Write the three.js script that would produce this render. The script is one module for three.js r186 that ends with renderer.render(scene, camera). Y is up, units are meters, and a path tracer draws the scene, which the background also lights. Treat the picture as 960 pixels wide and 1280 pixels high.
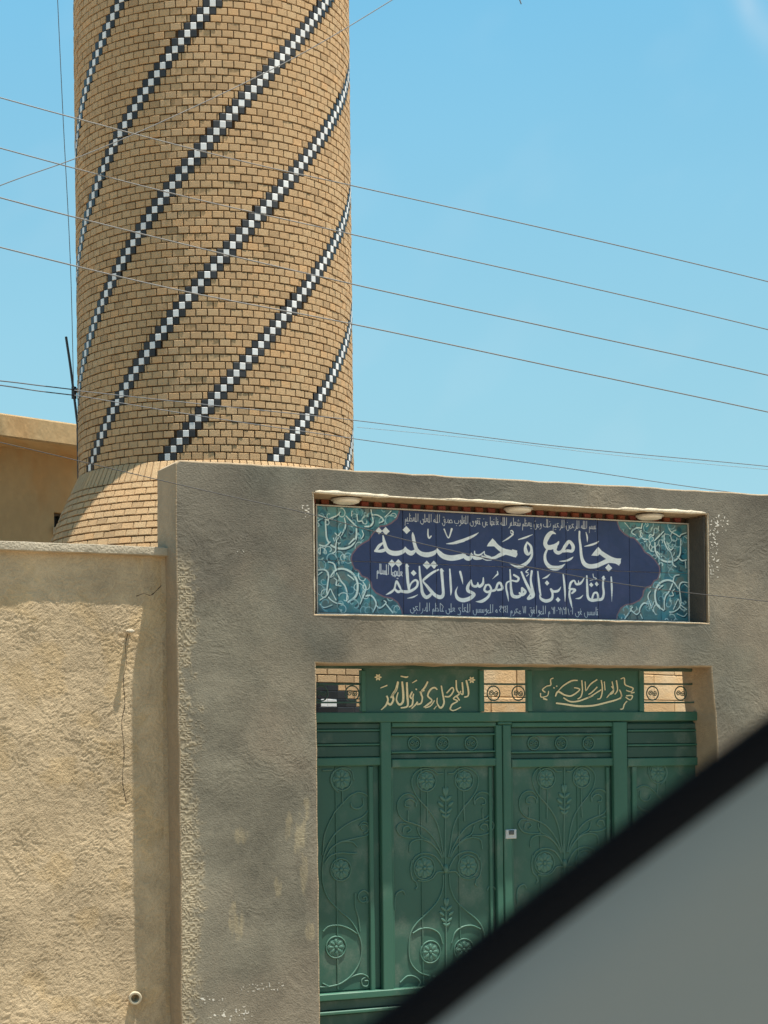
import * as THREE from 'three';
import { mergeGeometries } from 'three/addons/utils/BufferGeometryUtils.js';

// ------------------------------------------------------------------ camera, sky, sun, exposure
const R = Math.PI / 180;
const EYE = 2.2, FL = 2200, HZ = 928, ROLL = -0.0105;       // eye height; focal length and horizon row of a 960 x 1280 picture
const scene = new THREE.Scene();
const camera = new THREE.PerspectiveCamera(2 * Math.atan(640 / FL) / R, 0.75, 0.05, 2000);
camera.position.set(0, EYE, 0);
camera.rotation.z = ROLL;
camera.setViewOffset(960, 1280, 0, 640 - HZ, 960, 1280);     // rising front: upright walls stay upright
camera.focus = 13.5;
camera.userData.fStop = 11;
scene.add(camera);
const EXPOSURE = 2.1;
const SUN_AZ = 73 * R, SUN_EL = 77 * R;
const sunDir = new THREE.Vector3(Math.sin(SUN_AZ) * Math.cos(SUN_EL), Math.sin(SUN_EL), Math.cos(SUN_AZ) * Math.cos(SUN_EL));
const sun = new THREE.DirectionalLight(new THREE.Color().setRGB(1, 0.93, 0.82), 5);
sun.position.copy(sunDir).multiplyScalar(40).add(new THREE.Vector3(0, 0, -15));
sun.target.position.set(0, 0, -15);
sun.castShadow = true;
sun.shadow.mapSize.set(4096, 4096);
Object.assign(sun.shadow.camera, { left: -25, right: 25, top: 25, bottom: -25, near: 1, far: 90 });
scene.add(sun, sun.target);

// ------------------------------------------------------------------ noise
let seed = 20240611;
function rnd() { seed = (seed * 1664525 + 1013904223) >>> 0; return seed / 4294967296; }
const rr = (a, b) => a + (b - a) * rnd();
const LAT = new Float32Array(65536);
for (let i = 0; i < 65536; i++) LAT[i] = rnd();
function vn(x, y) {
  const xi = Math.floor(x), yi = Math.floor(y);
  let fx = x - xi, fy = y - yi;
  fx = fx * fx * (3 - 2 * fx); fy = fy * fy * (3 - 2 * fy);
  const a = xi & 255, b = (xi + 1) & 255, c = (yi & 255) << 8, d = ((yi + 1) & 255) << 8;
  const p = LAT[a | c], q = LAT[b | c], r = LAT[a | d], s = LAT[b | d];
  return p + (q - p) * fx + (r - p + (p - q - r + s) * fx) * fy;
}
function fbm(x, y, o = 4) { let s = 0, a = 0.5, t = 0; for (let i = 0; i < o; i++) { s += a * vn(x, y); t += a; x = x * 2.03 + 17.3; y = y * 2.03 + 9.1; a *= 0.5; } return s / t; }
const clamp = (x, a = 0, b = 1) => (x < a ? a : x > b ? b : x);
const smooth = (a, b, x) => { const t = clamp((x - a) / (b - a)); return t * t * (3 - 2 * t); };
const mix = (a, b, t) => a + (b - a) * t;
const enc = (v) => (v <= 0.0031308 ? 12.92 * v : 1.055 * Math.pow(v, 1 / 2.4) - 0.055);

// ------------------------------------------------------------------ the sky
{
  const W = 2048, H = 1024, data = new Float32Array(W * H * 4);
  const stops = [[-90, .30, .36, .36], [-2, .34, .50, .53], [0, .33, .50, .545], [9, .235, .447, .535], [23, .140, .370, .545], [50, .095, .270, .47], [90, .075, .215, .41]];
  for (let j = 0; j < H; j++) {
    const el = ((j + 0.5) / H - 0.5) * 180;
    let k = 0; while (k < stops.length - 2 && el > stops[k + 1][0]) k++;
    const t = clamp((el - stops[k][0]) / (stops[k + 1][0] - stops[k][0])), A = stops[k], B = stops[k + 1];
    for (let i = 0; i < W; i++) {
      const az = ((i + 0.5) / W - 0.5) * 2 * Math.PI, ce = Math.cos(el * R);
      const x = Math.cos(az) * ce, y = Math.sin(el * R), z = Math.sin(az) * ce;
      const g = Math.pow(Math.max(0, x * sunDir.x + y * sunDir.y + z * sunDir.z), 24) * 0.35;
      const n = 1 + (fbm(x * 5 + 40, y * 9 + z * 5 + 40, 3) - 0.5) * 0.05;
      const xs = x / -z, ys = y / -z;                                       // thin cirrus, high on the right
      let w = 0;
      if (z < 0) {
        w = 0.20 * Math.exp(-(((xs - 0.214 + (ys - 0.413) * 0.4) / 0.008) ** 2) - (((ys - 0.413) / 0.022) ** 2)) * (0.5 + fbm(xs * 120, ys * 60, 3)) + 0.03 * smooth(0.5, 0.8, fbm(xs * 18 + ys * 10, ys * 30 - xs * 22, 4)) ;
      }
      const o = (j * W + i) * 4;
      for (let c = 0; c < 3; c++) data[o + c] = 0.714 * ((mix(A[c + 1], B[c + 1], t) * n + g * [1, .95, .85][c]) * (1 - w) + 0.62 * w);
      data[o + 3] = 1;
    }
  }
  const sky = new THREE.DataTexture(data, W, H, THREE.RGBAFormat, THREE.FloatType);
  sky.mapping = THREE.EquirectangularReflectionMapping; sky.magFilter = THREE.LinearFilter; sky.minFilter = THREE.LinearFilter;
  sky.needsUpdate = true;
  scene.background = sky; scene.environment = sky;
}

// ------------------------------------------------------------------ geometry of the place
// ray through a picture point; the street front (portal, boundary wall) shares one frame: x along the wall, y up, z out to the street
const cr = Math.cos(ROLL), sr = Math.sin(ROLL);
function at(u, v, depth) {
  const x = (u - 480) / FL * depth, y = (HZ - v) / FL * depth;
  return new THREE.Vector3(x * cr - y * sr, EYE + x * sr + y * cr, -depth);
}
const TH = 24.9 * R, O = new THREE.Vector3(-1.47, 0, -12.30);
const DX = new THREE.Vector3(Math.cos(TH), 0, -Math.sin(TH)), NZ = new THREE.Vector3(Math.sin(TH), 0, Math.cos(TH));
function P(u, v, z = 0) {
  const d = at(u, v, 1).sub(camera.position), o = O.clone().addScaledVector(NZ, z);
  const t = o.clone().sub(camera.position).dot(NZ) / d.dot(NZ);
  const p = camera.position.clone().addScaledVector(d, t).sub(O);
  return [p.dot(DX), p.y];
}

// ------------------------------------------------------------------ helpers
function tag(o, label, category, group, kind) {
  if (label) o.userData.label = label;
  if (category) o.userData.category = category;
  if (group) o.userData.group = group;
  if (kind) o.userData.kind = kind;
  return o;
}
const used = {};
function numbered(n) { used[n] = (used[n] ?? -1) + 1; return used[n] ? `${n}_${String(used[n]).padStart(3, '0')}` : n; }
function base(name, pos, turn = 0) { const g = new THREE.Group(); g.name = numbered(name); g.position.copy(pos); g.rotation.y = turn; scene.add(g); return g; }
function part(name, geo, m, parent) { const o = new THREE.Mesh(geo, m); o.name = parent === scene ? numbered(name) : name; o.castShadow = o.receiveShadow = true; parent.add(o); return o; }
function grid(nx, ny, fn) {                                   // fn(i/nx, j/ny) -> [x, y, z, u, v]
  const p = [], t = [], ix = [];
  for (let j = 0; j <= ny; j++) for (let i = 0; i <= nx; i++) { const q = fn(i / nx, j / ny, i, j); p.push(q[0], q[1], q[2]); t.push(q[3] ?? 0, q[4] ?? 0); }
  for (let j = 0; j < ny; j++) for (let i = 0; i < nx; i++) { const a = j * (nx + 1) + i, b = a + 1, c = a + nx + 1, d = c + 1; ix.push(a, b, d, a, d, c); }
  const g = new THREE.BufferGeometry();
  g.setAttribute('position', new THREE.Float32BufferAttribute(p, 3)); g.setAttribute('uv', new THREE.Float32BufferAttribute(t, 2));
  g.setIndex(ix); g.computeVertexNormals(); return g;
}
function cbox(w, h, d, c = 0.004) {                           // box with chamfered front edges; centred in x and y, back at z = 0, front at z = d; planar uv in metres
  const a = w / 2, b = h / 2, P8 = [[-a, -b, 0], [a, -b, 0], [a, b, 0], [-a, b, 0], [-a, -b, d - c], [a, -b, d - c], [a, b, d - c], [-a, b, d - c], [-a + c, -b + c, d], [a - c, -b + c, d], [a - c, b - c, d], [-a + c, b - c, d]];
  const q = [[8, 9, 10, 11], [3, 2, 1, 0]];
  for (let i = 0; i < 4; i++) { const j = (i + 1) % 4; q.push([i, j, j + 4, i + 4], [i + 4, j + 4, j + 8, i + 8]); }
  const pos = [], uv = [];
  for (const f of q) for (const k of [0, 1, 2, 0, 2, 3]) { const v = P8[f[k]]; pos.push(...v); uv.push(v[0] + (Math.abs(v[0]) > a - 1e-6 ? v[2] : 0), v[1] + (Math.abs(v[1]) > b - 1e-6 ? v[2] : 0)); }
  const g = new THREE.BufferGeometry();
  g.setAttribute('position', new THREE.Float32BufferAttribute(pos, 3)); g.setAttribute('uv', new THREE.Float32BufferAttribute(uv, 2));
  g.computeVertexNormals(); return g;
}
function rect(x0, y0, x1, y1, z0, z1, c = 0.004) { const g = cbox(Math.abs(x1 - x0), Math.abs(y1 - y0), z1 - z0, c); g.translate((x0 + x1) / 2, (y0 + y1) / 2, z0); const u = g.attributes.uv; for (let i = 0; i < u.count; i++) u.setXY(i, u.getX(i) + (x0 + x1) / 2, u.getY(i) + (y0 + y1) / 2); return g; }
function tube(pts, r, seg = 24, rad = 6) { return new THREE.TubeGeometry(new THREE.CatmullRomCurve3(pts), seg, r, rad, false); }
function texture(w, h, wm, hm, fn0, tile = true) {                          // fn(x, y) in metres from the lower left -> [r, g, b, height 0..1], linear colours
  const mx = 0.12 * wm, my = 0.12 * hm, lerp = (a, b, t) => a.map((q, i) => mix(q, b[i], t));
  const row = (x, y) => (x < mx ? lerp(fn0(x + wm, y), fn0(x, y), x / mx) : fn0(x, y));
  const fn = !tile ? fn0 : (x, y) => (y < my ? lerp(row(x, y + hm), row(x, y), y / my) : row(x, y));   // edges cross-faded so that it tiles without a seam
  const col = new Uint8Array(w * h * 4), bmp = new Uint8Array(w * h * 4);
  for (let j = 0; j < h; j++) for (let i = 0; i < w; i++) {
    const q = fn((i + 0.5) / w * wm, (j + 0.5) / h * hm), o = (j * w + i) * 4, b = clamp(q[3]) * 255;
    for (let c = 0; c < 3; c++) { col[o + c] = enc(clamp(q[c])) * 255 + 0.5; bmp[o + c] = b; }
    col[o + 3] = bmp[o + 3] = 255;
  }
  return [col, bmp].map((d, k) => {
    const t = new THREE.DataTexture(d, w, h); t.wrapS = t.wrapT = THREE.RepeatWrapping; t.magFilter = THREE.LinearFilter; t.minFilter = THREE.LinearMipmapLinearFilter; t.generateMipmaps = true;
    if (!k) t.colorSpace = THREE.SRGBColorSpace;
    t.repeat.set(1 / wm, 1 / hm); t.needsUpdate = true; return t;
  });
}
function mat(o) { return new THREE.MeshStandardMaterial({ roughness: 0.95, metalness: 0, side: THREE.DoubleSide, ...o }); }
const rgb = (r, g, b) => new THREE.Color().setRGB(r, g, b);

// strokes of a broad pen: 'x,y,w x,y,w; ...' -> lists of [x, y, w] sampled smoothly
function strokes(text) {
  return text.trim().split(';').filter((s) => s.trim()).map((s) => {
    const k = s.trim().split(/\s+/).map((q) => q.split(',').map(Number)), out = [];
    for (const q of k) if (q.length < 3) q[2] = k[0][2] ?? 10;
    for (let i = 0; i < k.length - 1; i++) {
      const a = k[Math.max(0, i - 1)], b = k[i], c = k[i + 1], d = k[Math.min(k.length - 1, i + 2)];
      for (let n = 0; n < 10; n++) {
        const t = n / 10, cat = (m) => 0.5 * (2 * b[m] + (c[m] - a[m]) * t + (2 * a[m] - 5 * b[m] + 4 * c[m] - d[m]) * t * t + (3 * b[m] - a[m] - 3 * c[m] + d[m]) * t * t * t);
        out.push([cat(0), cat(1), Math.max(2, cat(2))]);
      }
    }
    out.push(k[k.length - 1]); return out;
  });
}

// ------------------------------------------------------------------ shared plasters
const [grainC, grainB] = texture(512, 512, 0.6, 0.6, (x, y) => { const k = 512 / 0.6; const g = 0.85 + 0.3 * (vn(x * 210, y * 210) * 0.5 + vn(x * 420, y * 420) * 0.5 - 0.5) + 0.12 * (fbm(x * 20, y * 20, 3) - 0.5); return [g, g, g, vn(x * 300, y * 300) * 0.6 + vn(x * 90, y * 90) * 0.4]; });
const [sideC, sideB] = texture(768, 768, 2, 2, (x, y) => { const n = fbm(x * 4, y * 4, 5), m = fbm(x * 34 + 7, y * 34, 3), k = 0.8 + 0.35 * n + 0.25 * (m - 0.5); return [0.30 * k, 0.228 * k, 0.145 * k, 0.5 * m + 0.5 * vn(x * 160, y * 160)]; });
const M = {
  side: mat({ map: sideC, bumpMap: sideB, bumpScale: 0.006 }),
  cream: mat({ map: grainC, color: rgb(0.62, 0.54, 0.40), bumpMap: grainB, bumpScale: 0.003 }),
};

// ------------------------------------------------------------------ ground
{
  const [c, b] = texture(1024, 1024, 12, 12, (x, y) => { const n = fbm(x * 1.5, y * 1.5, 5), m = vn(x * 40, y * 40) * 0.6 + vn(x * 90, y * 90) * 0.4, k = 0.8 + 0.3 * n + 0.2 * (m - 0.5); return [0.29 * k, 0.222 * k, 0.145 * k, m]; });
  const g = new THREE.PlaneGeometry(1200, 1200); g.rotateX(-Math.PI / 2);
  const u = g.attributes.uv; for (let i = 0; i < u.count; i++) u.setXY(i, u.getX(i) * 1200, u.getY(i) * 1200);
  tag(part('ground', g, mat({ map: c, bumpMap: b, bumpScale: 0.01 }), scene), 'dusty sand coloured ground along the street', null, null, 'structure');
}

// ------------------------------------------------------------------ minaret
const TC = new THREE.Vector3(-1.832, 0, -19.64), TR = 1.517, ROW = 0.0777, YJ = 5.13;
{
  const t = base('minaret', TC);
  tag(t, 'round tan brick minaret with black and white chequered spiral bands, behind the portal', 'minaret');
  const [bc, bb] = texture(512, 512, 0.5, 0.5, (x, y) => { const g = 0.86 + 0.34 * (vn(x * 190, y * 190) * 0.6 + vn(x * 420, y * 420) * 0.4 - 0.5) + 0.3 * (fbm(x * 16, y * 16, 3) - 0.5); return [g, g, g, vn(x * 240, y * 240) * 0.6 + fbm(x * 40, y * 40, 2) * 0.5]; });
  const brickMat = [];
  for (let i = 0; i < 16; i++) { const k = i < 1 ? 0.80 : rr(0.92, 1.08), w = i === 4 ? 0.07 : rr(-0.03, 0.03); brickMat.push(mat({ map: bc, bumpMap: bb, bumpScale: 0.004, color: rgb(0.650 * k * (1 + w), 0.428 * k, 0.222 * k * (1 - w)) })); }
  const whiteMat = [0.84, 0.9, 0.78].map((k) => mat({ map: grainC, color: rgb(k, k * 0.985, k * 0.95), roughness: 0.5 }));
  const blackMat = [0.022, 0.03, 0.017].map((k) => mat({ map: grainC, color: rgb(k, k * 1.04, k * 1.1), roughness: 0.6 }));
  const joint = mat({ map: sideC, color: rgb(0.32, 0.215, 0.13) });
  const box = cbox(1, 1, 1, 0.06);
  const list = [];                                            // {kind, m: Matrix4, tone, score}
  const q = new THREE.Quaternion(), e = new THREE.Euler(0, 0, 0, 'YXZ'), frustum = new THREE.Frustum();
  camera.updateMatrixWorld(true); camera.updateProjectionMatrix();
  const camN = (pos) => { const d = pos.clone().sub(camera.position); const u = 480 + FL * d.x / -d.z, v = HZ - FL * d.y / -d.z; return u > -5 && u < 965 && v > -5 && v < 700; };
  function put(kind, phi, y, r, w, h, depth, tilt = 0, roll = 0) {
    const n = new THREE.Vector3(Math.sin(phi) * Math.cos(tilt), Math.sin(tilt), Math.cos(phi) * Math.cos(tilt));
    e.set(-tilt, phi, roll); q.setFromEuler(e);
    const pos = new THREE.Vector3(Math.sin(phi) * r, y, Math.cos(phi) * r), wpos = pos.clone().add(TC);
    const back = pos.clone().addScaledVector(n, -depth * 0.7);
    const m = new THREE.Matrix4().compose(back, q.clone(), new THREE.Vector3(w, h, depth));
    const toCam = camera.position.clone().sub(wpos), dist = toCam.length(), f = toCam.dot(n) / dist;
    list.push({ kind, m, tone: rnd(), score: camN(wpos) && f > 0.05 ? f * w * h / dist / dist : -1 });
  }
  const NB = 80, DT = 2.487, P0 = -186.9;
  const fill = (a0, a1, i, y, r, h, tilt) => {                // bricks between two angles, on the row's own grid
    const pitch = 360 / NB, off = (i & 1) * pitch / 2;
    for (let k = Math.floor((a0 - off) / pitch); k * pitch + off < a1; k++) {
      const b0 = Math.max(a0, k * pitch + off), b1 = Math.min(a1, (k + 1) * pitch + off);
      if (b1 - b0 < 0.9) continue;
      const w = (b1 - b0) * R * r - rr(0.0085, 0.0116);
      put('brick', (b0 + b1) / 2 * R, y + rr(-0.002, 0.002), r + rr(-0.004, 0.003), w, h - rr(-0.0015, 0.0025), 0.03, tilt, rr(-0.012, 0.012));
    }
  };
  const rows = Math.round((17.2 - YJ) / ROW);
  for (let i = 0; i < rows; i++) {
    const y = YJ + (i + 0.5) * ROW;
    for (let k = 0; k < 8; k++) {                             // eight bands, the two at the back a little farther apart
      const c = P0 + 43.2 * k + DT * i, gap = k < 7 ? 43.2 : 57.6;
      put('white_tile', c * R + rr(-0.001, 0.001), y + rr(-0.001, 0.001), TR + 0.002 + rr(-0.002, 0.002), DT * R * TR - rr(0.005, 0.010), ROW - rr(0.006, 0.011), 0.03, 0, rr(-0.02, 0.02));
      for (const s of [-1, 1]) put('black_tile', (c + s * DT) * R, y + rr(-0.001, 0.001), TR + 0.001 + rr(-0.002, 0.002), DT * R * TR - rr(0.004, 0.009), ROW - rr(0.005, 0.009), 0.03, 0, rr(-0.02, 0.02));
      fill(c + 1.5 * DT, c + gap - 1.5 * DT, i, y, TR, ROW - 0.0115, 0);
    }
  }
  // flared foot: an upright course, then courses that lean out
  const prof = [[0, TR], [0.21, 1.625], [0.38, 1.70], [0.56, 1.775], [0.74, 1.84], [1.0, 1.92], [1.3, 1.985], [1.7, 2.02], [2.2, 2.03], [5.13, 2.03]];
  const rad = (d) => { let k = 0; while (k < prof.length - 2 && d > prof[k + 1][0]) k++; return mix(prof[k][1], prof[k + 1][1], (d - prof[k][0]) / (prof[k + 1][0] - prof[k][0])); };
  const NS = 128;
  for (let k = 0; k < NS; k++) { const a = (k + 0.5) * 360 / NS; put('brick', a * R, YJ - 0.107, rad(0.107), rad(0.107) * 2 * Math.PI / NS - 0.011, 0.222, 0.03, Math.atan2(0.095, 0.21)); }
  let d = 0.218, row = 0;
  while (d < 5.0) {
    const s = (rad(d + 0.08) - rad(d)) / 0.08, step = (d > 1.6 ? 0.082 : 0.079) * Math.cos(Math.atan(s)), r = rad(d + step / 2);
    if (d > 1.75) {                                           // the drum: stretcher bricks, a stepped field of dark glazed blocks with one white block in it
      const n = 52, pitch = 360 / n, off = (row & 1) * pitch / 2, yy = YJ - d - step / 2;
      const k0 = Math.floor((EYE + 0.58 - yy) / 0.082), edgeA = k0 < 0 ? -99 : 42 + 3.7 * k0, top = k0 >= 0;
      const lay = (a0, a1, kind) => { if (a1 - a0 > 0.5) put(kind, (a0 + a1) / 2 * R, yy, r, (a1 - a0) * R * r - (kind === 'brick' ? 0.011 : 0.003), step - (kind === 'brick' ? 0.010 : 0.002), 0.03); };
      for (let k = -n / 2; k < n / 2; k++) {
        const a0 = k * pitch + off, a1 = a0 + pitch;
        if (!top || a0 >= edgeA || a1 <= 14) lay(a0, a1, 'brick');
        else {
          const hi = Math.min(a1, edgeA), wlo = 35.8, whi = 41.5, wrow = yy < EYE + 0.425 && yy > EYE + 0.335;
          if (wrow && hi > wlo && a0 < whi) { lay(a0, Math.max(a0, wlo), 'black_tile'); lay(Math.max(a0, wlo), Math.min(hi, whi), 'white_tile'); lay(Math.min(hi, whi), hi, 'black_tile'); }
          else lay(a0, hi, 'black_tile');
          lay(hi, a1, 'brick');
        }
      }
    } else fill(0, 360, row, YJ - d - step / 2, r, step / Math.cos(Math.atan(s)) - 0.0155, Math.atan(s));
    d += step; row++;
  }
  const pts = [new THREE.Vector2(0.001, 17.22), new THREE.Vector2(TR + 0.01, 17.22), new THREE.Vector2(TR - 0.012, 17.2)];
  for (let k = 0; k < prof.length; k++) pts.push(new THREE.Vector2(prof[k][1] - 0.012, YJ - prof[k][0]));
  part('core', new THREE.LatheGeometry(pts, 160), joint, t);
  const looks = { brick: brickMat, white_tile: whiteMat, black_tile: blackMat };
  for (const kind of Object.keys(looks)) {
    const all = list.filter((b) => b.kind === kind).sort((a, b) => b.score - a.score), near = all.slice(0, 300), rest = all.slice(300), ms = looks[kind];
    for (const b of near) { const o = part(kind, box, ms[Math.floor(b.tone * ms.length)], t); o.applyMatrix4(b.m); }
    const plain = mat({ map: kind === 'brick' ? bc : grainC, bumpMap: kind === 'brick' ? bb : null, bumpScale: 0.004, roughness: kind === 'brick' ? 0.95 : 0.38 });
    const im = new THREE.InstancedMesh(box, plain, rest.length); im.name = kind; im.castShadow = im.receiveShadow = true;
    rest.forEach((b, i) => { im.setMatrixAt(i, b.m); im.setColorAt(i, ms[Math.floor(b.tone * ms.length)].color); });
    im.userData.kind = 'stuff'; t.add(im);
  }
}

// ------------------------------------------------------------------ boundary wall on the left, with coping
const PZ = 0.24;                                              // the portal stands this far in front of it
const wTopL = P(0, 688, -PZ), wTopR = P(207, 696, -PZ);
const wallTop = (x) => mix(wTopL[1], wTopR[1], (x - wTopL[0]) / (wTopR[0] - wTopL[0]));
{
  const w = base('boundary_wall', O, TH);
  tag(w, 'sunlit tan roughcast boundary wall with pale coping, left of the portal', 'wall');
  const crack = strokes('161,788,1 157,806,1 158,830,1 154,850,1.2 156,880,1 152,905,1 155,940,1 153,975,1.2 158,1003,1; 171,745,1 180,742,1 188,744,1 196,738,1 205,728,1')
    .map((s) => s.map(([u, v, k]) => [...P(u, v, -PZ), k]));
  const nearCrack = (x, y) => { let b = 9; for (const s of crack) for (let i = 1; i < s.length; i++) { const p = s[i - 1], n = s[i], ex = n[0] - p[0], ey = n[1] - p[1], t = clamp(((x - p[0]) * ex + (y - p[1]) * ey) / (ex * ex + ey * ey + 1e-12)), q = (p[0] + ex * t - x) ** 2 + (p[1] + ey * t - y) ** 2; if (q < b) b = q; } return Math.sqrt(b); };
  const X0 = -1.75, H = 3.7;
  const worm = (x, y) => {                                    // thrown render combed in all directions
    const a = fbm(x * 9 + 3, y * 9, 3) * 2, b = fbm(x * 9 + 50, y * 9 + 20, 3) * 2;
    const n1 = 1 - Math.abs(2 * vn(x * 44 + a * 4, y * 44 + b * 4) - 1), n2 = 1 - Math.abs(2 * vn(x * 88 + b * 5 + 9, y * 88 + a * 5) - 1);
    return 0.55 * n1 * n1 + 0.3 * n2 * n2 + 0.15 * vn(x * 150, y * 150);
  };
  const [c, b] = texture(1024, 1792, -X0, H, (x, y) => {
    const gx = x + X0, n = fbm(x * 2.2 + 5, y * 2.2, 4), h = worm(x, y), f = vn(x * 260, y * 260);
    let k = 0.86 + 0.55 * (n - 0.5) + 0.22 * (f - 0.5) + 0.22 * (h - 0.4) + 0.3 * (fbm(x * 9 + 60, y * 9 + 20, 3) - 0.5);
    const ox = smooth(0.56, 0.72, fbm(x * 5 + 30, y * 5 + 60, 4));
    let col = [0.465 * k, mix(0.357, 0.345, ox) * k, mix(0.222, 0.198, ox) * k];
    const q = gx > -0.55 && gx < 0 ? nearCrack(gx, y) : 9, cw = 0.0012 + 0.0055 * vn(x * 25, y * 18) * vn(x * 70, y * 70);
    const ck = 1 - smooth(cw * 0.5, cw * 1.4, q);
    return [col[0] * (1 - 0.85 * ck), col[1] * (1 - 0.87 * ck), col[2] * (1 - 0.88 * ck), 0.55 + 0.35 * (vn(x * 230, y * 230) - 0.5) + 0.25 * (f - 0.5) - 0.45 * ck];
  }, false);
  const rough = mat({ map: c, bumpMap: b, bumpScale: 0.004 });
  const near = grid(270, 560, (i, j) => {
    const x = X0 + (0.07 - X0) * i, y = wallTop(x) * j;
    const z = -PZ + 0.0052 * (worm(x - X0, y) - 0.4) * (0.45 + 1.1 * fbm(x * 4 + 9, y * 4 + 2, 3)) + 0.022 * (fbm(x * 2.2, y * 2.2, 4) - 0.5);
    return [x, y, z, x - X0, y];
  });
  const far = grid(60, 60, (i, j) => { const x = mix(-7, X0, i), y = wallTop(x) * j, q = (((X0 - x) % 2.2) + 2.2) % 2.2; return [x, y, -PZ + 0.010 * (worm(x - X0, y) - 0.4) * 0.4, q < 1.1 ? q : 2.2 - q, y]; });
  part('render_face', mergeGeometries([near, far]), rough, w);
  const s = new THREE.Shape([new THREE.Vector2(-7, 0), new THREE.Vector2(0.07, 0), new THREE.Vector2(0.07, wallTop(0.07) - 0.004), new THREE.Vector2(-7, wallTop(-7) - 0.004)]);
  const body = new THREE.ExtrudeGeometry(s, { depth: 0.17, bevelEnabled: false }); body.translate(0, 0, -PZ - 0.20);
  part('masonry', body, M.side, w);
  // coping: hand-floated slab, edges a little uneven
  const cop = grid(140, 24, (i, j) => {
    const x = mix(-7, 0.06, i), a = j * 2 * Math.PI - Math.PI * 0.75, e = 0.12, px = Math.sign(Math.cos(a)) * Math.pow(Math.abs(Math.cos(a)), e), py = Math.sign(Math.sin(a)) * Math.pow(Math.abs(Math.sin(a)), e);
    const hz = 0.141 + 0.006 * (fbm(x * 5, 3 + px, 3) - 0.5), hy = 0.031 + 0.005 * (fbm(x * 7, 9 + py, 3) - 0.5);
    return [x, wallTop(x) + 0.031 + 0.004 * (fbm(x * 3, 1, 2) - 0.5) + py * hy, -PZ - 0.083 + px * hz, x, j * 0.5];
  });
  const [cc, cb] = texture(512, 256, 2.4, 0.6, (x, y) => { const n = fbm(x * 8, y * 8, 4), k = 0.8 + 0.4 * n + 0.2 * (vn(x * 190, y * 190) - 0.5); return [0.40 * k, 0.345 * k, 0.255 * k, n * 0.6 + vn(x * 150, y * 150) * 0.4]; });
  part('coping', cop, mat({ map: cc, bumpMap: cb, bumpScale: 0.008 }), w);
}
{
  // pipe stub low on the wall and a short peg higher up
  const [x, y] = P(168, 1245, -PZ), g = base('pipe_end', O.clone().addScaledVector(DX, x).addScaledVector(NZ, -PZ).setY(y), TH);
  tag(g, 'short cream pipe end poking out of the tan wall, low down near the portal', 'pipe');
  const ring = [[0.034, -0.03], [0.034, 0.045], [0.046, 0.048], [0.047, 0.065], [0.043, 0.07], [0.031, 0.07], [0.028, 0.064], [0.028, -0.02], [0.001, -0.02]].map(([a, b]) => new THREE.Vector2(a, b));
  const l = new THREE.LatheGeometry(ring, 28); l.rotateX(Math.PI / 2); l.rotateX(0.12); l.rotateY(-0.2);
  part('pipe', l, mat({ map: grainC, color: rgb(0.52, 0.45, 0.32), roughness: 0.7 }), g);
  const [a, b] = P(160, 790, -PZ), s = base('wall_peg', O.clone().addScaledVector(DX, a).addScaledVector(NZ, -PZ).setY(b), TH);
  tag(s, 'small whitish peg sticking out of the tan wall above a crack', 'peg');
  const pg = new THREE.CylinderGeometry(0.014, 0.018, 0.09, 10); pg.rotateX(Math.PI / 2); pg.rotateZ(0.2); pg.translate(0, 0, 0.03);
  part('peg', pg, M.cream, s);
  const hd = new THREE.SphereGeometry(0.019, 12, 8); hd.scale(1.3, 0.8, 0.7); hd.translate(0, 0, 0.076);
  part('peg_head', hd, M.cream, s);
}

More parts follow.
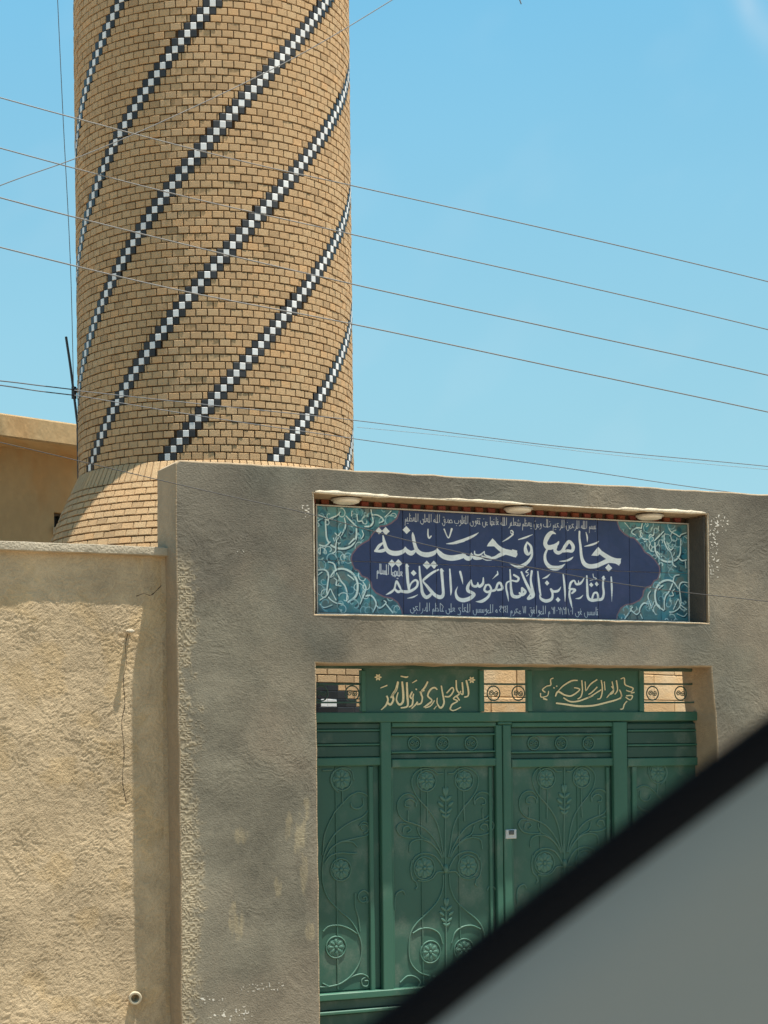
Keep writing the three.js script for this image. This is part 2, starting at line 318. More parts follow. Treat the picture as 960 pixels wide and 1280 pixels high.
// ------------------------------------------------------------------ entrance portal
const portal = base('entrance_portal', O, TH);
tag(portal, 'grey cement entrance portal framing the green gate and the tile sign', 'portal');
const PT = 0.42, SZ = -0.235, GZ = -0.255;                     // thickness, sign face, gate face
const avg = (a, b) => (a + b) / 2;
const RC = { x0: P(393, 700)[0], x1: P(885, 710)[0], y1: avg(P(393, 617)[1], P(885, 643)[1]), y0: avg(P(395, 768)[1], P(885, 778)[1]) };
const OP = { x0: P(397, 1000)[0], x1: P(889, 850)[0], y1: avg(P(397, 829)[1], P(889, 834)[1]) };
const topL = P(217, 575)[1], topR = P(960, 618);
{
  const W = 8.2, topAt = (x) => mix(topL, topR[1], x / topR[0]);
  const rough = (pts, amp, step) => {                         // subdivide an outline and unsettle it
    const out = [];
    for (let i = 0; i < pts.length; i++) {
      const a = pts[i], b = pts[(i + 1) % pts.length], L = Math.hypot(b[0] - a[0], b[1] - a[1]), n = Math.max(1, Math.round(L / step)), nx = -(b[1] - a[1]) / L, ny = (b[0] - a[0]) / L;
      for (let k = 0; k < n; k++) { const t = k / n, x = mix(a[0], b[0], t), y = mix(a[1], b[1], t), o = k ? amp * 2 * (fbm(x * 7 + i * 31, y * 7 + i * 13, 3) - 0.5) : 0; out.push(new THREE.Vector2(x + nx * o, y + ny * o)); }
    }
    return out;
  };
  const jamb = P(896, 920)[0];
  const shape = new THREE.Shape(rough([[0.034, 0], [OP.x0 + 0.005, 0], [OP.x0, OP.y1], [OP.x1, OP.y1], [jamb, P(896, 920)[1]], [jamb + 0.005, 0], [W, 0], [W, topAt(W)], [0.066, topAt(0) + 0.004], [0.034, topAt(0) - 0.02]], 0.010, 0.09));
  shape.holes.push(new THREE.Path(rough([[RC.x0, RC.y0], [RC.x0, RC.y1], [RC.x1, RC.y1], [RC.x1, RC.y0]], 0.006, 0.08)));
  const body = new THREE.ExtrudeGeometry(shape, { depth: PT - 0.024, bevelEnabled: true, bevelThickness: 0.012, bevelSize: 0.012, bevelOffset: -0.012, bevelSegments: 3 });
  body.translate(0, 0, -PT + 0.012);
  const spots = [[375, 1045, 8, 26], [384, 1010, 5, 14], [388, 1165, 6, 12], [347, 1110, 5, 14], [295, 1155, 9, 18], [292, 1140, 5, 12], [300, 1045, 8, 12], [380, 1090, 5, 30], [362, 1035, 5, 20]].map(([u, v, a, b]) => [...P(u, v), a / 150, b / 168]);
  const white = [[290, 1268, 22, 7], [262, 1250, 14, 6], [330, 1235, 30, 5], [893, 665, 8, 18], [900, 655, 9, 12], [893, 700, 7, 26], [906, 650, 8, 6], [382, 640, 4, 8], [300, 690, 4, 3]].map(([u, v, a, b]) => [...P(u, v), a / 140, b / 160]);
  const edgeTop = P(217, 705)[1];
  const [c, b] = texture(1800, 1330, 6.5, 4.8, (x, y) => {
    const n = fbm(x * 1.5 + 3, y * 1.5 + 8, 5), m = fbm(x * 5 + n * 3, y * 5 + 4, 4), f = vn(x * 230, y * 230), q1 = fbm(x * 2.5 + 11, y * 2.5, 3), q2 = fbm(x * 2.5 + 41, y * 2.5 + 20, 3), tw = 0.5 * fbm(x * 9 + 7 * q1, y * 15 + 7 * q2, 4) + 0.5 * (1 - Math.abs(2 * vn(x * 26 + 16 * q2, y * 34 + 16 * q1) - 1)), fine = fbm(x * 60, y * 60, 2);
    let k = 0.84 + 0.5 * (n - 0.5) + 0.5 * (m - 0.5) + 0.16 * (tw - 0.5) + 0.16 * (f - 0.5) + 0.2 * (fine - 0.5);
    const green = smooth(0.42, 0.62, fbm(x * 1.1 + 70, y * 1.1 + 3, 4)), hi = smooth(0.38, 0.62, 0.75 * fbm(x * 1.7 + 21, y * 1.7 + 5, 5) + 0.25 * m + 0.22 * clamp((y - 3.2) * 1.6, -1, 1));
    let r = mix(0.220, 0.196, green), g = mix(0.190, 0.181, green), bl = mix(0.140, 0.136, green);
    r *= mix(1.04, 0.70, hi); g *= mix(1.02, 0.72, hi); bl *= mix(1.0, 0.74, hi);
    let h = 0.45 + 0.42 * (tw - 0.5) * smooth(0.35, 0.7, fbm(x * 2 + 40, y * 2, 3)) + 0.35 * (m - 0.5) + 0.22 * (f - 0.5);
    // tan, coarser band along the outer corner, fading out upwards
    const ew = (0.175 + 0.10 * (fbm(x * 3, y * 3 + 9, 3) - 0.5) * 2) , e = (1 - smooth(ew * 0.45, ew * 1.15, x + 0.10 * (vn(x * 60, y * 60) - 0.5) + 0.1 * (vn(x * 25, y * 25) - 0.5))) * (1 - smooth(edgeTop - 0.25, edgeTop + 0.15, y + 0.5 * (n - 0.5)));
    if (e > 0) { const wv = 1 - Math.abs(2 * vn(x * 60 + 4 * m, y * 60 + 4 * n) - 1), kk = 0.75 + 0.55 * wv * wv + 0.3 * (f - 0.5); r = mix(r, 0.30 * kk, e); g = mix(g, 0.25 * kk, e); bl = mix(bl, 0.165 * kk, e); h = mix(h, 0.25 + 0.75 * wv * wv, e); }
    for (const [sx, sy, a, q] of spots) { const d = ((x - sx) / a) ** 2 + ((y - sy) / q) ** 2; if (d < 4) { const s = 0.5 * smooth(1.3, 0.2, d + 2.6 * (fbm(x * 55, y * 14, 4) - 0.45)); r = mix(r, 0.40, s); g = mix(g, 0.33, s); bl = mix(bl, 0.20, s); } }
    for (const [sx, sy, a, q] of white) { const d = ((x - sx) / a) ** 2 + ((y - sy) / q) ** 2; if (d < 2.5) { const s = smooth(0.80, 0.90, vn(x * 85 + sx, y * 85) + 0.12 * (1 - d)) * smooth(2.2, 1, d); r = mix(r, 0.55, s); g = mix(g, 0.52, s); bl = mix(bl, 0.45, s); h += 0.4 * s; } }
    return [r * k, g * k, bl * k, h];
  }, false);
  part('wall', body, [mat({ map: c, bumpMap: b, bumpScale: 0.008, roughness: 0.92 }), M.side], portal);  // side faces in tan plaster, the warm bounced light put into its colour
  // back of the sign recess with the raw brick that shows round the sign
  const dark = mat({ map: sideC, color: rgb(0.35, 0.30, 0.28) });
  part('recess_back', rect(RC.x0 - 0.05, RC.y0 - 0.05, RC.x1 + 0.05, RC.y1 + 0.05, -0.40, -0.285), dark, portal);
  const reds = [0, 1, 2, 3].map(() => mat({ map: grainC, bumpMap: grainB, bumpScale: 0.003, color: rgb(rr(0.17, 0.28), rr(0.062, 0.09), rr(0.040, 0.056)) }));
  const gb = cbox(0.062, 0.06, 0.035, 0.006), gv = cbox(0.05, 0.11, 0.035, 0.006);
  const nTop = Math.floor((RC.x1 - RC.x0) / 0.108);
  for (let i = 0; i < nTop; i++) { const o = part('brick', gb, reds[i % 4], portal); o.position.set(RC.x0 + 0.09 + i * 0.108, RC.y1 - 0.03 + rr(-0.004, 0.004), -0.285); o.rotation.z = rr(-0.05, 0.05); }
  const sx = P(862, 715, SZ)[0];
  for (let i = 0; i < 4; i++) { const o = part('brick', gv, reds[(i * 3) % 4], portal); o.position.set(sx + 0.035, RC.y1 - 0.17 - i * 0.19, -0.285); o.rotation.z = rr(-0.04, 0.04); }
  part('dark_reveal', rect(RC.x1 - 0.022, RC.y0 + 0.012, RC.x1 - 0.009, RC.y1 - 0.012, -0.284, -0.022, 0.003), mat({ map: sideC, bumpMap: sideB, bumpScale: 0.004, color: rgb(0.24, 0.29, 0.38) }), portal);  // thin slab that makes the right reveal darker than the rest
  // lumpy cream plaster lip round the recess
  const lip = (x0, y0, x1, y1, r, ph) => { const n = Math.max(8, Math.round(Math.hypot(x1 - x0, y1 - y0) / 0.035)); return grid(n, 7, (i, j) => { const a = j * 2 * Math.PI, k = r * (0.25 + 1.2 * fbm(i * n * 0.45 + ph, 2 + Math.sin(a), 3)) * (1 - 0.8 * Math.pow(Math.abs(2 * i - 1), 9)), x = mix(x0, x1, i), y = mix(y0, y1, i), v = x1 - x0 > y1 - y0; return [x + (v ? 0 : Math.cos(a) * k * 0.8), y + (v ? Math.cos(a) * k : 0), 0.002 + Math.sin(a) * k * 0.7, x + j * 0.1, y]; }); };
  part('plaster_lip', lip(RC.x0 - 0.005, RC.y1 + 0.004, RC.x1, RC.y1 + 0.004, 0.007, 4), M.cream, portal);
  part('plaster_lip', lip(RC.x0 + 0.01, RC.y1 + 0.012, RC.x0 + 0.62, RC.y1 + 0.004, 0.017, 24), M.cream, portal);
  part('plaster_lip', lip(RC.x0 + 1.05, RC.y1 + 0.010, RC.x0 + 1.75, RC.y1 + 0.004, 0.015, 64), M.cream, portal);
  part('plaster_lip', lip(RC.x1 - 0.85, RC.y1 + 0.008, RC.x1 - 0.02, RC.y1 + 0.012, 0.018, 84), M.cream, portal);
  part('plaster_lip', lip(RC.x1, RC.y0, RC.x1, RC.y1, 0.006, 34), M.cream, portal);
  part('plaster_lip', lip(RC.x0 - 0.004, RC.y0, RC.x0 - 0.004, RC.y1, 0.009, 44), M.cream, portal);
  part('plaster_lip', lip(RC.x0, RC.y0 - 0.002, RC.x1, RC.y0 - 0.002, 0.005, 54), M.cream, portal);
  const crumb = (u, v, r) => { const [x, y] = P(u, v), g = new THREE.IcosahedronGeometry(r, 2), p = g.attributes.position; for (let i = 0; i < p.count; i++) { const k = 0.7 + 0.6 * vn(p.getX(i) / r * 2 + u, p.getY(i) / r * 2 + p.getZ(i) / r); p.setXYZ(i, p.getX(i) * k * 1.6, p.getY(i) * k * 0.8, p.getZ(i) * k); } g.computeVertexNormals(); g.translate(x, topAt(x) + 0.002, -0.1); part('cement_crumb', g, M.side, portal); };
  crumb(558, 596, 0.022); crumb(625, 600, 0.014); crumb(430, 588, 0.012); crumb(720, 605, 0.012);
  // three flush lamps under the top of the recess
  const lampMat = mat({ color: rgb(0.70, 0.66, 0.56), roughness: 0.35 }), ringMat = mat({ color: rgb(0.42, 0.39, 0.33), roughness: 0.5 });
  [[433, 'left', 'leftmost of the three'], [648, '', 'middle one of the three'], [812, '', 'rightmost of the three']].forEach(([u, , which]) => {
    const x = P(u, 640, -0.13)[0], g = base('ceiling_light', O.clone().addScaledVector(DX, x).addScaledVector(NZ, -0.13).setY(RC.y1 - 0.011), TH);
    tag(g, `flat round white light under the recess top above the sign, ${which}`, 'light');
    const prof = [[0.001, -0.034], [0.07, -0.033], [0.094, -0.026], [0.1, -0.016], [0.1, 0]].map(([a, b]) => new THREE.Vector2(a, b));
    part('diffuser', new THREE.LatheGeometry(prof, 36), lampMat, g);
    const rim = new THREE.TorusGeometry(0.106, 0.008, 8, 36); rim.rotateX(Math.PI / 2); rim.translate(0, -0.004, 0);
    part('rim', rim, ringMat, g);
  });
}

// ------------------------------------------------------------------ a small stroke alphabet for the two fine lines of the sign
const J = { t: [.42, '0,0 -.18,0 -.2,.42; -.2,.42 -.24,0 -.42,0'], H: [.7, '-.1,.5 -.5,.45 -.15,.05 0,0; -.35,.2 -.5,0 -.7,0'], s: [.9, '0,.35 -.03,0 -.28,0 -.3,.33; -.3,.3 -.33,0 -.58,0 -.6,.36; -.6,.33 -.64,0 -.9,0'], S: [.95, '0,0 -.2,.36 -.55,.3 -.7,0; 0,0 -.4,0 -.7,0 -.73,.32; -.73,.3 -.78,0 -.95,0'], T: [.85, '0,0 -.2,.36 -.5,.3 -.6,0; 0,0 -.3,0 -.85,0; -.58,1 -.6,0'], E: [.6, '0,0 -.2,.1 -.05,.4 -.42,.42; -.4,.4 -.35,.1 -.6,0'], f: [.5, '0,0 -.22,.12 -.08,.42 -.36,.4 -.28,.1 -.5,0'], k: [.6, '-.6,.95 -.1,.6 -.3,.2 -.2,0 -.6,0; -.2,0 0,0'], l: [.34, '0,0 -.12,0 -.14,1; -.14,.9 -.16,0 -.34,0'], m: [.5, '0,0 -.1,-.12 -.34,-.06 -.28,.25 -.08,.2; -.3,0 -.5,0'], h: [.55, '0,0 -.08,.4 -.42,.34 -.36,-.18 -.15,0 -.55,0'] };
const F = { a: [.28, '-.05,1 -.08,0'], t: [1, '0,.35 -.05,0 -.45,-.05 -.85,0 -.9,.32'], n: [.75, '0,.32 -.05,-.25 -.35,-.4 -.62,-.15 -.64,.25'], H: [.8, '-.05,.45 -.5,.42 -.12,.0 -.2,-.42 -.7,-.35'], d: [.5, '0,.45 -.16,.08 -.42,0'], r: [.42, '0,.25 -.08,-.15 -.4,-.38'], s: [1.4, '0,.35 -.03,0 -.28,0 -.3,.33; -.3,.3 -.33,0 -.58,0 -.6,.36; -.6,.3 -.62,-.25 -.9,-.4 -1.2,-.15 -1.22,.2'], E: [.75, '0,0 -.2,.1 -.05,.4 -.42,.42; -.3,.3 -.1,-.1 -.3,-.45 -.7,-.3'], f: [1.1, '-.1,.1 -.05,.4 -.3,.4 -.25,.05 -.1,.1; -.25,.1 -.6,-.05 -.95,0 -1,.25'], q: [.85, '-.1,.1 -.05,.4 -.3,.4 -.25,.05 -.1,.1; -.05,.1 -.2,-.35 -.5,-.4 -.72,-.1'], k: [.85, '-.02,1 -.05,.05 -.4,-.03 -.75,.05 -.78,.3'], l: [.62, '-.02,1 -.05,-.2 -.3,-.36 -.52,-.1 -.54,.15'], m: [.45, '0,0 -.1,.25 -.3,.1 -.08,-.04; -.28,0 -.32,-.6'], h: [.42, '0,0 -.1,.36 -.34,.12 -.04,0'], w: [.5, '-.02,.1 -.12,.4 -.28,.2 -.08,.06; -.04,.2 -.12,-.22 -.46,-.36'], y: [.85, '0,.22 -.25,.32 -.06,-.05 -.3,-.34 -.74,-.2 -.8,.1'] };
const KIND = { 'ا': 'a', 'أ': 'a', 'ب': 't1', 'ت': 't2', 'ن': 'n3', 'ي': 'y4', 'ى': 'y', 'ئ': 'y', 'ح': 'H', 'ج': 'H1', 'د': 'd', 'ذ': 'd3', 'ر': 'r', 'س': 's', 'ش': 's5', 'ص': 'S', 'ظ': 'T3', 'ع': 'E', 'ف': 'f3', 'ق': 'q2', 'ك': 'k', 'ل': 'l', 'م': 'm', 'ه': 'h', 'و': 'w', 'ؤ': 'w', 'ط': 'T' };
const STOPS = 'اأدذروؤ';
const DIG = { '١': '-.12,.9 -.16,0', '٢': '0,.85 -.05,.6 -.35,.62 -.4,.85; -.05,.7 -.1,0', '٣': '0,.85 -.05,.6 -.2,.62 -.22,.8; -.22,.62 -.4,.62 -.42,.85; -.05,.7 -.1,0', '٤': '-.05,.85 -.3,.75 -.1,.5 -.35,.3 -.1,.05', '٧': '0,.85 -.2,0 -.4,.85', '٠': '-.15,.45 -.22,.38', '/': '-.25,.7 -.05,-.1' };
function arabic(text) {                                       // -> strokes in units of the ascender, running leftwards from 0, and the total advance
  const out = []; let x = 0;
  const add = (s, dots) => { for (const k of strokes(s.replace(/(-?[\d.]+),(-?[\d.]+)/g, '$1,$2,1'))) out.push(k.map((p) => [p[0] + x, p[1]])); for (const [a, b] of dots ?? []) out.push([[x + a, b], [x + a - 0.06, b - 0.05]]); };
  [...text].forEach((ch, i) => {
    if (ch === ' ') { x -= 0.3; return; }
    if (DIG[ch]) { add(DIG[ch]); x -= ch === '١' ? 0.3 : 0.52; return; }
    const id = KIND[ch]; if (!id) return;
    const k = id[0], nx = text[i + 1], joins = nx && KIND[nx] && !STOPS.includes(ch);
    const form = joins ? J[{ n: 't', y: 't', q: 'f', w: 'f' }[k] ?? k] : F[{ S: 's', T: 't' }[k] ?? k] ?? J[k];
    const mid = -form[0] / 2 + 0.05, dots = { 1: [[mid, -0.3]], 2: [[mid - 0.08, 0.72], [mid + 0.12, 0.72]], 3: [[mid, 0.72]], 4: [[mid - 0.08, -0.3], [mid + 0.12, -0.3]], 5: [[mid, 0.8], [mid - 0.1, 0.65], [mid + 0.1, 0.65]] }[id[1]];
    add(form[1], dots); x -= form[0] + (joins ? 0 : 0.1);
  });
  return { lines: out, width: -x };
}

// ------------------------------------------------------------------ tile sign
{
  const x0 = P(397, 700, SZ)[0], x1 = P(860, 715, SZ)[0], y1 = avg(P(397, 632, SZ)[1], P(860, 656, SZ)[1]), y0 = avg(P(399, 765, SZ)[1], P(860, 777, SZ)[1]);
  const W = 2048, H = Math.round(W * (y1 - y0) / (x1 - x0)), cv = document.createElement('canvas'); cv.width = W; cv.height = H;
  const g = cv.getContext('2d'), S = W / 463;                 // S: canvas pixels per picture pixel
  const T = (u, v) => { const p = P(u, v, SZ); return [(p[0] - x0) / (x1 - x0) * W, (y1 - p[1]) / (y1 - y0) * H]; };
  g.fillStyle = 'rgb(42,52,93)'; g.fillRect(0, 0, W, H);
  for (let i = 0; i < 900; i++) { g.fillStyle = `rgba(${rnd() < 0.5 ? '70,70,112' : '40,46,90'},0.10)`; g.beginPath(); g.ellipse(rnd() * W, rnd() * H, rr(10, 60), rr(6, 40), rnd() * 3, 0, 7); g.fill(); }
  // corner fields: teal glaze, pink rim, pale tendrils; drawn on the left, mirrored to the right
  const edge = [[500, 628], [499, 640], [496, 648], [489, 654], [481, 657.5], [476, 657.5], [470, 663], [466, 667], [461, 675], [452, 680], [446, 685], [440, 693], [439, 699], [441, 706], [443, 711], [448, 713], [452, 720], [459, 722.5], [464, 728], [465, 735], [470, 741], [480, 746], [490, 748], [497, 753], [502, 762], [504, 772]];
  const tend = [[390, 620, '135,250,16 140,350,18 150,430,20 190,490,20 250,520,22 330,525,22 400,490,22 440,420,22 445,330,18; 325,220,12 335,300,16 300,380,16 260,420,14 240,480,14 235,550,14 200,575,12; 70,190,12 130,215,14 150,240,14 190,220,14 250,195,14 280,160,10; 340,200,12 400,260,18 450,310,12; 450,180,10 460,250,14 500,250,12 515,275,10; 75,490,14 130,500,16 180,460,14; 85,510,12 80,580,12; 530,305,14 580,300,18 610,260,16 600,190,14 590,140,12; 600,190,12 650,190,14 700,220,16 710,250,14 670,270,10; 730,210,12 790,150,10; 400,150,10 395,200,10; 490,430,10 515,390,12 500,345,10; 370,480,12 420,430,20; 230,370,10 260,395,14 290,360,10; 60,250,10 90,230,8; 215,420,10 225,450,10'],
    [390, 700, '165,20,12 220,40,16 245,120,18 290,210,18 330,260,18 350,330,16 345,410,12; 180,170,14 240,100,20 320,90,22 400,130,24 450,210,24 455,300,24 430,370,24 360,420,16; 60,100,12 130,100,16 165,150,18 155,250,18 150,330,16 180,390,14 240,430,14 290,435,12; 80,400,12 150,350,14 180,290,12 210,340,12 240,400,12; 510,220,10 540,280,16 510,370,16 480,440,12; 470,330,10 500,400,10; 540,360,14 590,355,18 630,400,18 640,450,16 610,520,12; 640,450,12 680,480,14 740,430,14 720,405,10; 740,440,12 780,490,16 810,530,14; 220,180,10 250,210,12 240,250,12 290,260,10; 60,150,10 100,120,10; 80,440,10 120,475,12 200,450,10; 360,150,12 400,180,14 420,200,10']];
  const field = (flip) => {
    const X = (p) => [flip ? W - p[0] : p[0], p[1]];
    g.save(); g.beginPath(); g.moveTo(...X([-20, -20]));
    for (const [u, v] of edge) g.lineTo(...X(T(u, v)));
    g.lineTo(...X([-20, H + 20])); g.closePath();
    g.fillStyle = 'rgb(78,126,132)'; g.fill(); g.clip();
    for (let i = 0; i < 420; i++) {
      const p = X([rnd() * 500, rnd() * H]), c = ['56,134,150', '108,116,112', '66,106,114', '48,120,142', '116,124,118', '38,78,94', '98,150,150'][Math.floor(rnd() * 7)];
      g.fillStyle = `rgba(${c},0.5)`; g.beginPath(); g.ellipse(p[0], p[1], rr(10, 42), rr(8, 30), rnd() * 3, 0, 7); g.fill();
    }
    g.lineCap = 'round'; g.lineJoin = 'round';
    for (let i = 0; i < 34; i++) { const p = X([rnd() * 470, rnd() * H]), r = rr(12, 30), a = rnd() * 6; g.strokeStyle = 'rgba(28,50,64,0.7)'; g.lineWidth = rr(5, 10); g.beginPath(); g.moveTo(p[0], p[1]); g.lineTo(p[0] + r * Math.cos(a), p[1] + r * Math.sin(a)); g.lineTo(p[0] + r * Math.cos(a) + r * Math.cos(a + 1.7), p[1] + r * Math.sin(a) + r * Math.sin(a + 1.7)); g.stroke(); }
    for (const [ox, oy, s] of tend) for (const k of strokes(s)) for (const [dark, c] of [[1, 'rgba(30,62,74,0.85)'], [0, 'rgb(212,232,228)']]) { g.fillStyle = c; for (const q of k) { const p = X(T(ox + q[0] / 8, oy + q[1] / 8)); g.beginPath(); g.arc(p[0] + dark * 4, p[1] + dark * 5, q[2] / 16 * S * (dark ? 1.0 : 0.84), 0, 7); g.fill(); } }
    for (let i = 0; i < 84; i++) {                              // fine curls between the main tendrils
      const p = X([rnd() * 450, rnd() * H]), r0 = rr(12, 38), a0 = rnd() * 6.3, sg = rnd() < 0.5 ? 1 : -1;
      g.strokeStyle = ['rgba(206,226,224,0.9)', 'rgba(160,198,204,0.85)', 'rgba(128,176,190,0.8)'][i % 3]; g.lineWidth = rr(3, 5.5); g.beginPath();
      for (let n = 0; n <= 20; n++) { const t = n / 20, k = r0 * (1 - 0.75 * t), a = a0 + sg * 4.6 * t; g.lineTo(p[0] + k * Math.cos(a), p[1] + k * Math.sin(a)); }
      g.stroke();
      if (i % 2) { g.fillStyle = 'rgba(176,204,200,0.8)'; g.beginPath(); g.ellipse(p[0] + r0 * Math.cos(a0), p[1] + r0 * Math.sin(a0), rr(6, 13), rr(3, 6), a0 + 1, 0, 7); g.fill(); }
    }
    g.restore();
    g.strokeStyle = 'rgb(120,92,104)'; g.lineWidth = 7; g.lineJoin = 'round'; g.beginPath();
    edge.forEach(([u, v], i) => { const p = X(T(u, v)); i ? g.lineTo(...p) : g.moveTo(...p); }); g.stroke();
  };
  field(false); field(true);
  // the two large lines
  const white = 'rgb(228,232,230)';
  const pen = (ox, oy, s, k = 8, c = white) => { g.fillStyle = c; for (const st of strokes(s)) for (const q of st) { const p = T(ox + q[0] / k, oy + q[1] / k); g.beginPath(); g.ellipse(p[0], p[1], q[2] / 2 / k * S, q[2] / 2 / k * S * 0.92, 0, 0, 7); g.fill(); } };
  const dot = (ox, oy, s) => { g.fillStyle = white; for (const q of s.split(' ')) { const [x, y, r] = q.split(',').map(Number), p = T(ox + x / 8, oy + y / 8), a = r / 8 * S; g.beginPath(); g.moveTo(p[0] - a * 1.05, p[1]); g.lineTo(p[0] - a * 0.05, p[1] - a); g.lineTo(p[0] + a * 1.05, p[1] + a * 0.05); g.lineTo(p[0], p[1] + a); g.fill(); } };
  const poly = (ox, oy, s) => { g.fillStyle = white; g.beginPath(); for (const q of s.split(' ')) { const [x, y] = q.split(',').map(Number); g.lineTo(...T(ox + x / 8, oy + y / 8)); } g.fill(); };
  pen(460, 640, '150,238,12 162,300,30 182,365,36 215,400,42 270,414,46 330,404,40 368,378,30 372,350,8; 155,305,14 112,338,28 82,380,24 72,392,16 130,390,30 172,378,28; 372,352,10 388,388,38 430,412,44 465,392,28; 447,208,10 452,250,30 466,320,32 488,380,38 530,416,42 590,428,46 650,414,40 690,386,26; 692,368,10 714,408,40 760,445,50 830,460,52 900,452,50 960,436,42; 600,172,10 600,230,16 612,260,16 632,240,10; 762,172,14 805,258,12 838,170,20; 785,318,6 850,312,22 910,297,28 960,283,28');
  dot(460, 640, '110,188,30 178,190,35 385,180,35 240,515,35 305,512,35 590,530,38 660,527,36');
  pen(570, 640, '0,306,28 100,272,28 180,236,20 226,206,4; 0,458,46 45,446,40 76,412,8; 78,420,12 100,456,42 140,462,36 155,410,8; 158,420,10 185,456,36 240,462,26 275,455,10; 186,392,10 192,424,16 240,428,16 284,394,10; 284,396,8 290,428,14 340,450,18; 270,468,8 310,482,10 356,480,6; 370,300,44 420,352,42 480,392,52 540,408,56 585,420,60; 490,405,44 435,432,36 385,456,26 320,458,18 260,440,14; 545,190,10 560,186,12 572,205,12 560,222,10 546,205,8; 572,225,12 520,265,16 460,300,5; 625,276,8 690,256,18 765,226,6; 712,302,14 694,350,26 694,400,26 720,425,22 750,395,22 750,345,24 714,304,16; 715,410,24 700,360,14; 760,370,16 757,440,24 718,500,30 660,540,36 610,548,24 532,514,3');
  poly(570, 640, '308,344 322,316 365,263 400,298 384,344'); poly(570, 640, '560,372 613,386 600,456 560,440');
  pen(670, 640, '196,218,8 155,206,34 115,248,46 92,310,40 115,352,46 170,348,44 212,320,28 226,298,14; 112,372,18 90,430,26 98,500,34 142,550,42 200,562,46 250,548,30 292,518,4; 200,345,30 190,385,34 220,408,36 258,392,28 290,345,34; 290,345,34 330,296,32 370,340,36 362,388,30 315,388,28 270,392,26; 235,493,6 300,488,18 345,470,20 373,448,4; 435,195,18 435,260,22 446,350,26 456,450,32 482,515,42 530,542,44 600,538,44 660,514,42 720,488,46 780,488,50 825,500,50; 620,385,40 690,436,46 760,475,48 825,492,50; 500,204,8 512,250,16 513,302,4; 485,344,6 550,329,20 600,311,16 631,290,4');
  poly(670, 640, '553,436 575,405 622,348 662,392 620,440'); poly(670, 640, '790,464 853,464 832,538 785,510'); dot(670, 640, '727,558,36');
  pen(460, 700, '180,347,5 225,325,22 262,292,18 276,240,18 288,214,20 312,258,22 326,288,16; 270,292,20 300,318,26 335,305,22; 388,48,24 392,120,30 400,220,28 410,290,24; 408,292,20 430,236,16 470,202,20 496,218,22 488,266,22 440,304,26 390,318,30 330,312,24; 395,383,5 450,371,15 498,347,5; 515,65,14 520,150,22 534,250,24 546,330,32 580,372,34 615,358,28 640,330,22; 705,96,14 640,130,24 572,184,24 552,212,16 590,260,26 630,310,32 670,350,34 720,372,38 752,345,30 748,250,27 741,160,28 735,98,28; 818,92,14 825,200,22 831,300,20 828,352,5');
  dot(460, 700, '457,130,27'); poly(460, 700, '718,105 735,84 764,112 740,120'); poly(460, 700, '372,62 386,38 414,62 395,80');
  pen(560, 700, '122,118,22 138,180,20 150,242,4; 354,176,10 348,236,26 312,264,26 298,226,10; 300,232,10 285,262,24 248,256,22 232,208,14; 232,205,18 200,262,30 200,305,32 245,330,32 258,350,34 215,385,38 150,402,40 96,380,34 78,320,18 98,266,4; 380,252,22 364,298,22 395,320,24 432,298,22 412,250,18 380,252,16; 428,305,22 402,368,26 340,412,30 278,416,4; 430,310,22 475,296,24 500,236,22 528,236,26 542,286,24 500,300,22; 495,112,8 498,140,14 485,152,14 445,190,4; 606,412,5 594,340,20 582,275,18 590,226,16 640,206,16; 620,98,14 626,200,20 632,300,26 648,358,34 700,368,30 735,340,24 742,284,26; 660,150,20 705,180,22 690,212,20 640,205,16; 742,282,22 774,318,26 742,350,24 715,330,18; 735,122,20 772,210,26 812,290,30 848,368,28; 838,112,22 828,200,22 842,290,30 854,358,28 800,386,24 838,322,10; 806,92,8 780,118,12 800,128,10; 808,140,8 786,160,10; 898,116,14 908,220,22 920,320,20 930,355,8');
  pen(660, 700, '116,348,8 130,388,26 180,410,34 234,390,28 245,340,22 228,292,20 252,314,24 300,308,24 329,268,5; 145,186,5 185,170,18 222,138,4; 352,146,14 362,230,22 370,330,20 370,414,6; 440,477,5 428,420,22 414,350,22 424,294,20 470,300,26 440,332,18; 414,285,20 428,228,24 462,206,16 482,240,22 520,236,24 546,208,16 562,178,8; 505,206,8 506,236,14; 476,386,5 520,380,17 551,350,4; 588,160,16 592,270,24 600,370,28 634,402,30 690,398,28 740,388,28 757,330,24 750,250,22 756,168,22; 640,390,22 660,334,20 694,332,22 702,390,24; 620,206,6 684,186,10; 650,140,8 656,172,8 676,176,6; 832,172,16 838,280,22 838,414,5');
  dot(660, 700, '190,230,23 300,397,24 633,248,22 688,240,22'); poly(660, 700, '735,180 752,158 778,190 756,196');
  // fine lines above, below and at the left
  g.lineCap = 'round'; g.lineJoin = 'round'; g.strokeStyle = 'rgb(206,210,212)';
  const fine = (text, uR, vR, uL, vL, h, lw) => {
    const a = arabic(text), A = T(uR, vR), B = T(uL, vL), L = A[0] - B[0], kx = L / a.width, ky = h * S;
    g.lineWidth = lw;
    for (const l of a.lines) { g.beginPath(); l.forEach((p, i) => { const t = -p[0] / a.width, x = A[0] + p[0] * kx, y = mix(A[1], B[1], t) - p[1] * ky; i ? g.lineTo(x, y) : g.moveTo(x, y); }); g.stroke(); }
  };
  fine('بسم الله الرحمن الرحيم ذلك ومن يعظم شعائر الله فانها من تقوى القلوب صدق الله العلي العظيم', 745, 661, 505, 651, 8.2, 2.9);
  fine('تأسس في ١٠/١٢/٢٠١٢ م الموافق ١٧ محرم ١٤٣٤ ه المؤسس الحاج علي كاظم الدراجي', 748, 768.5, 512, 763, 8.5, 3.1);
  fine('عليهما السلام', 503, 720, 470, 716, 10, 4);
  const img = g.getImageData(0, 0, W, H), dd = img.data;       // a little glaze mottling
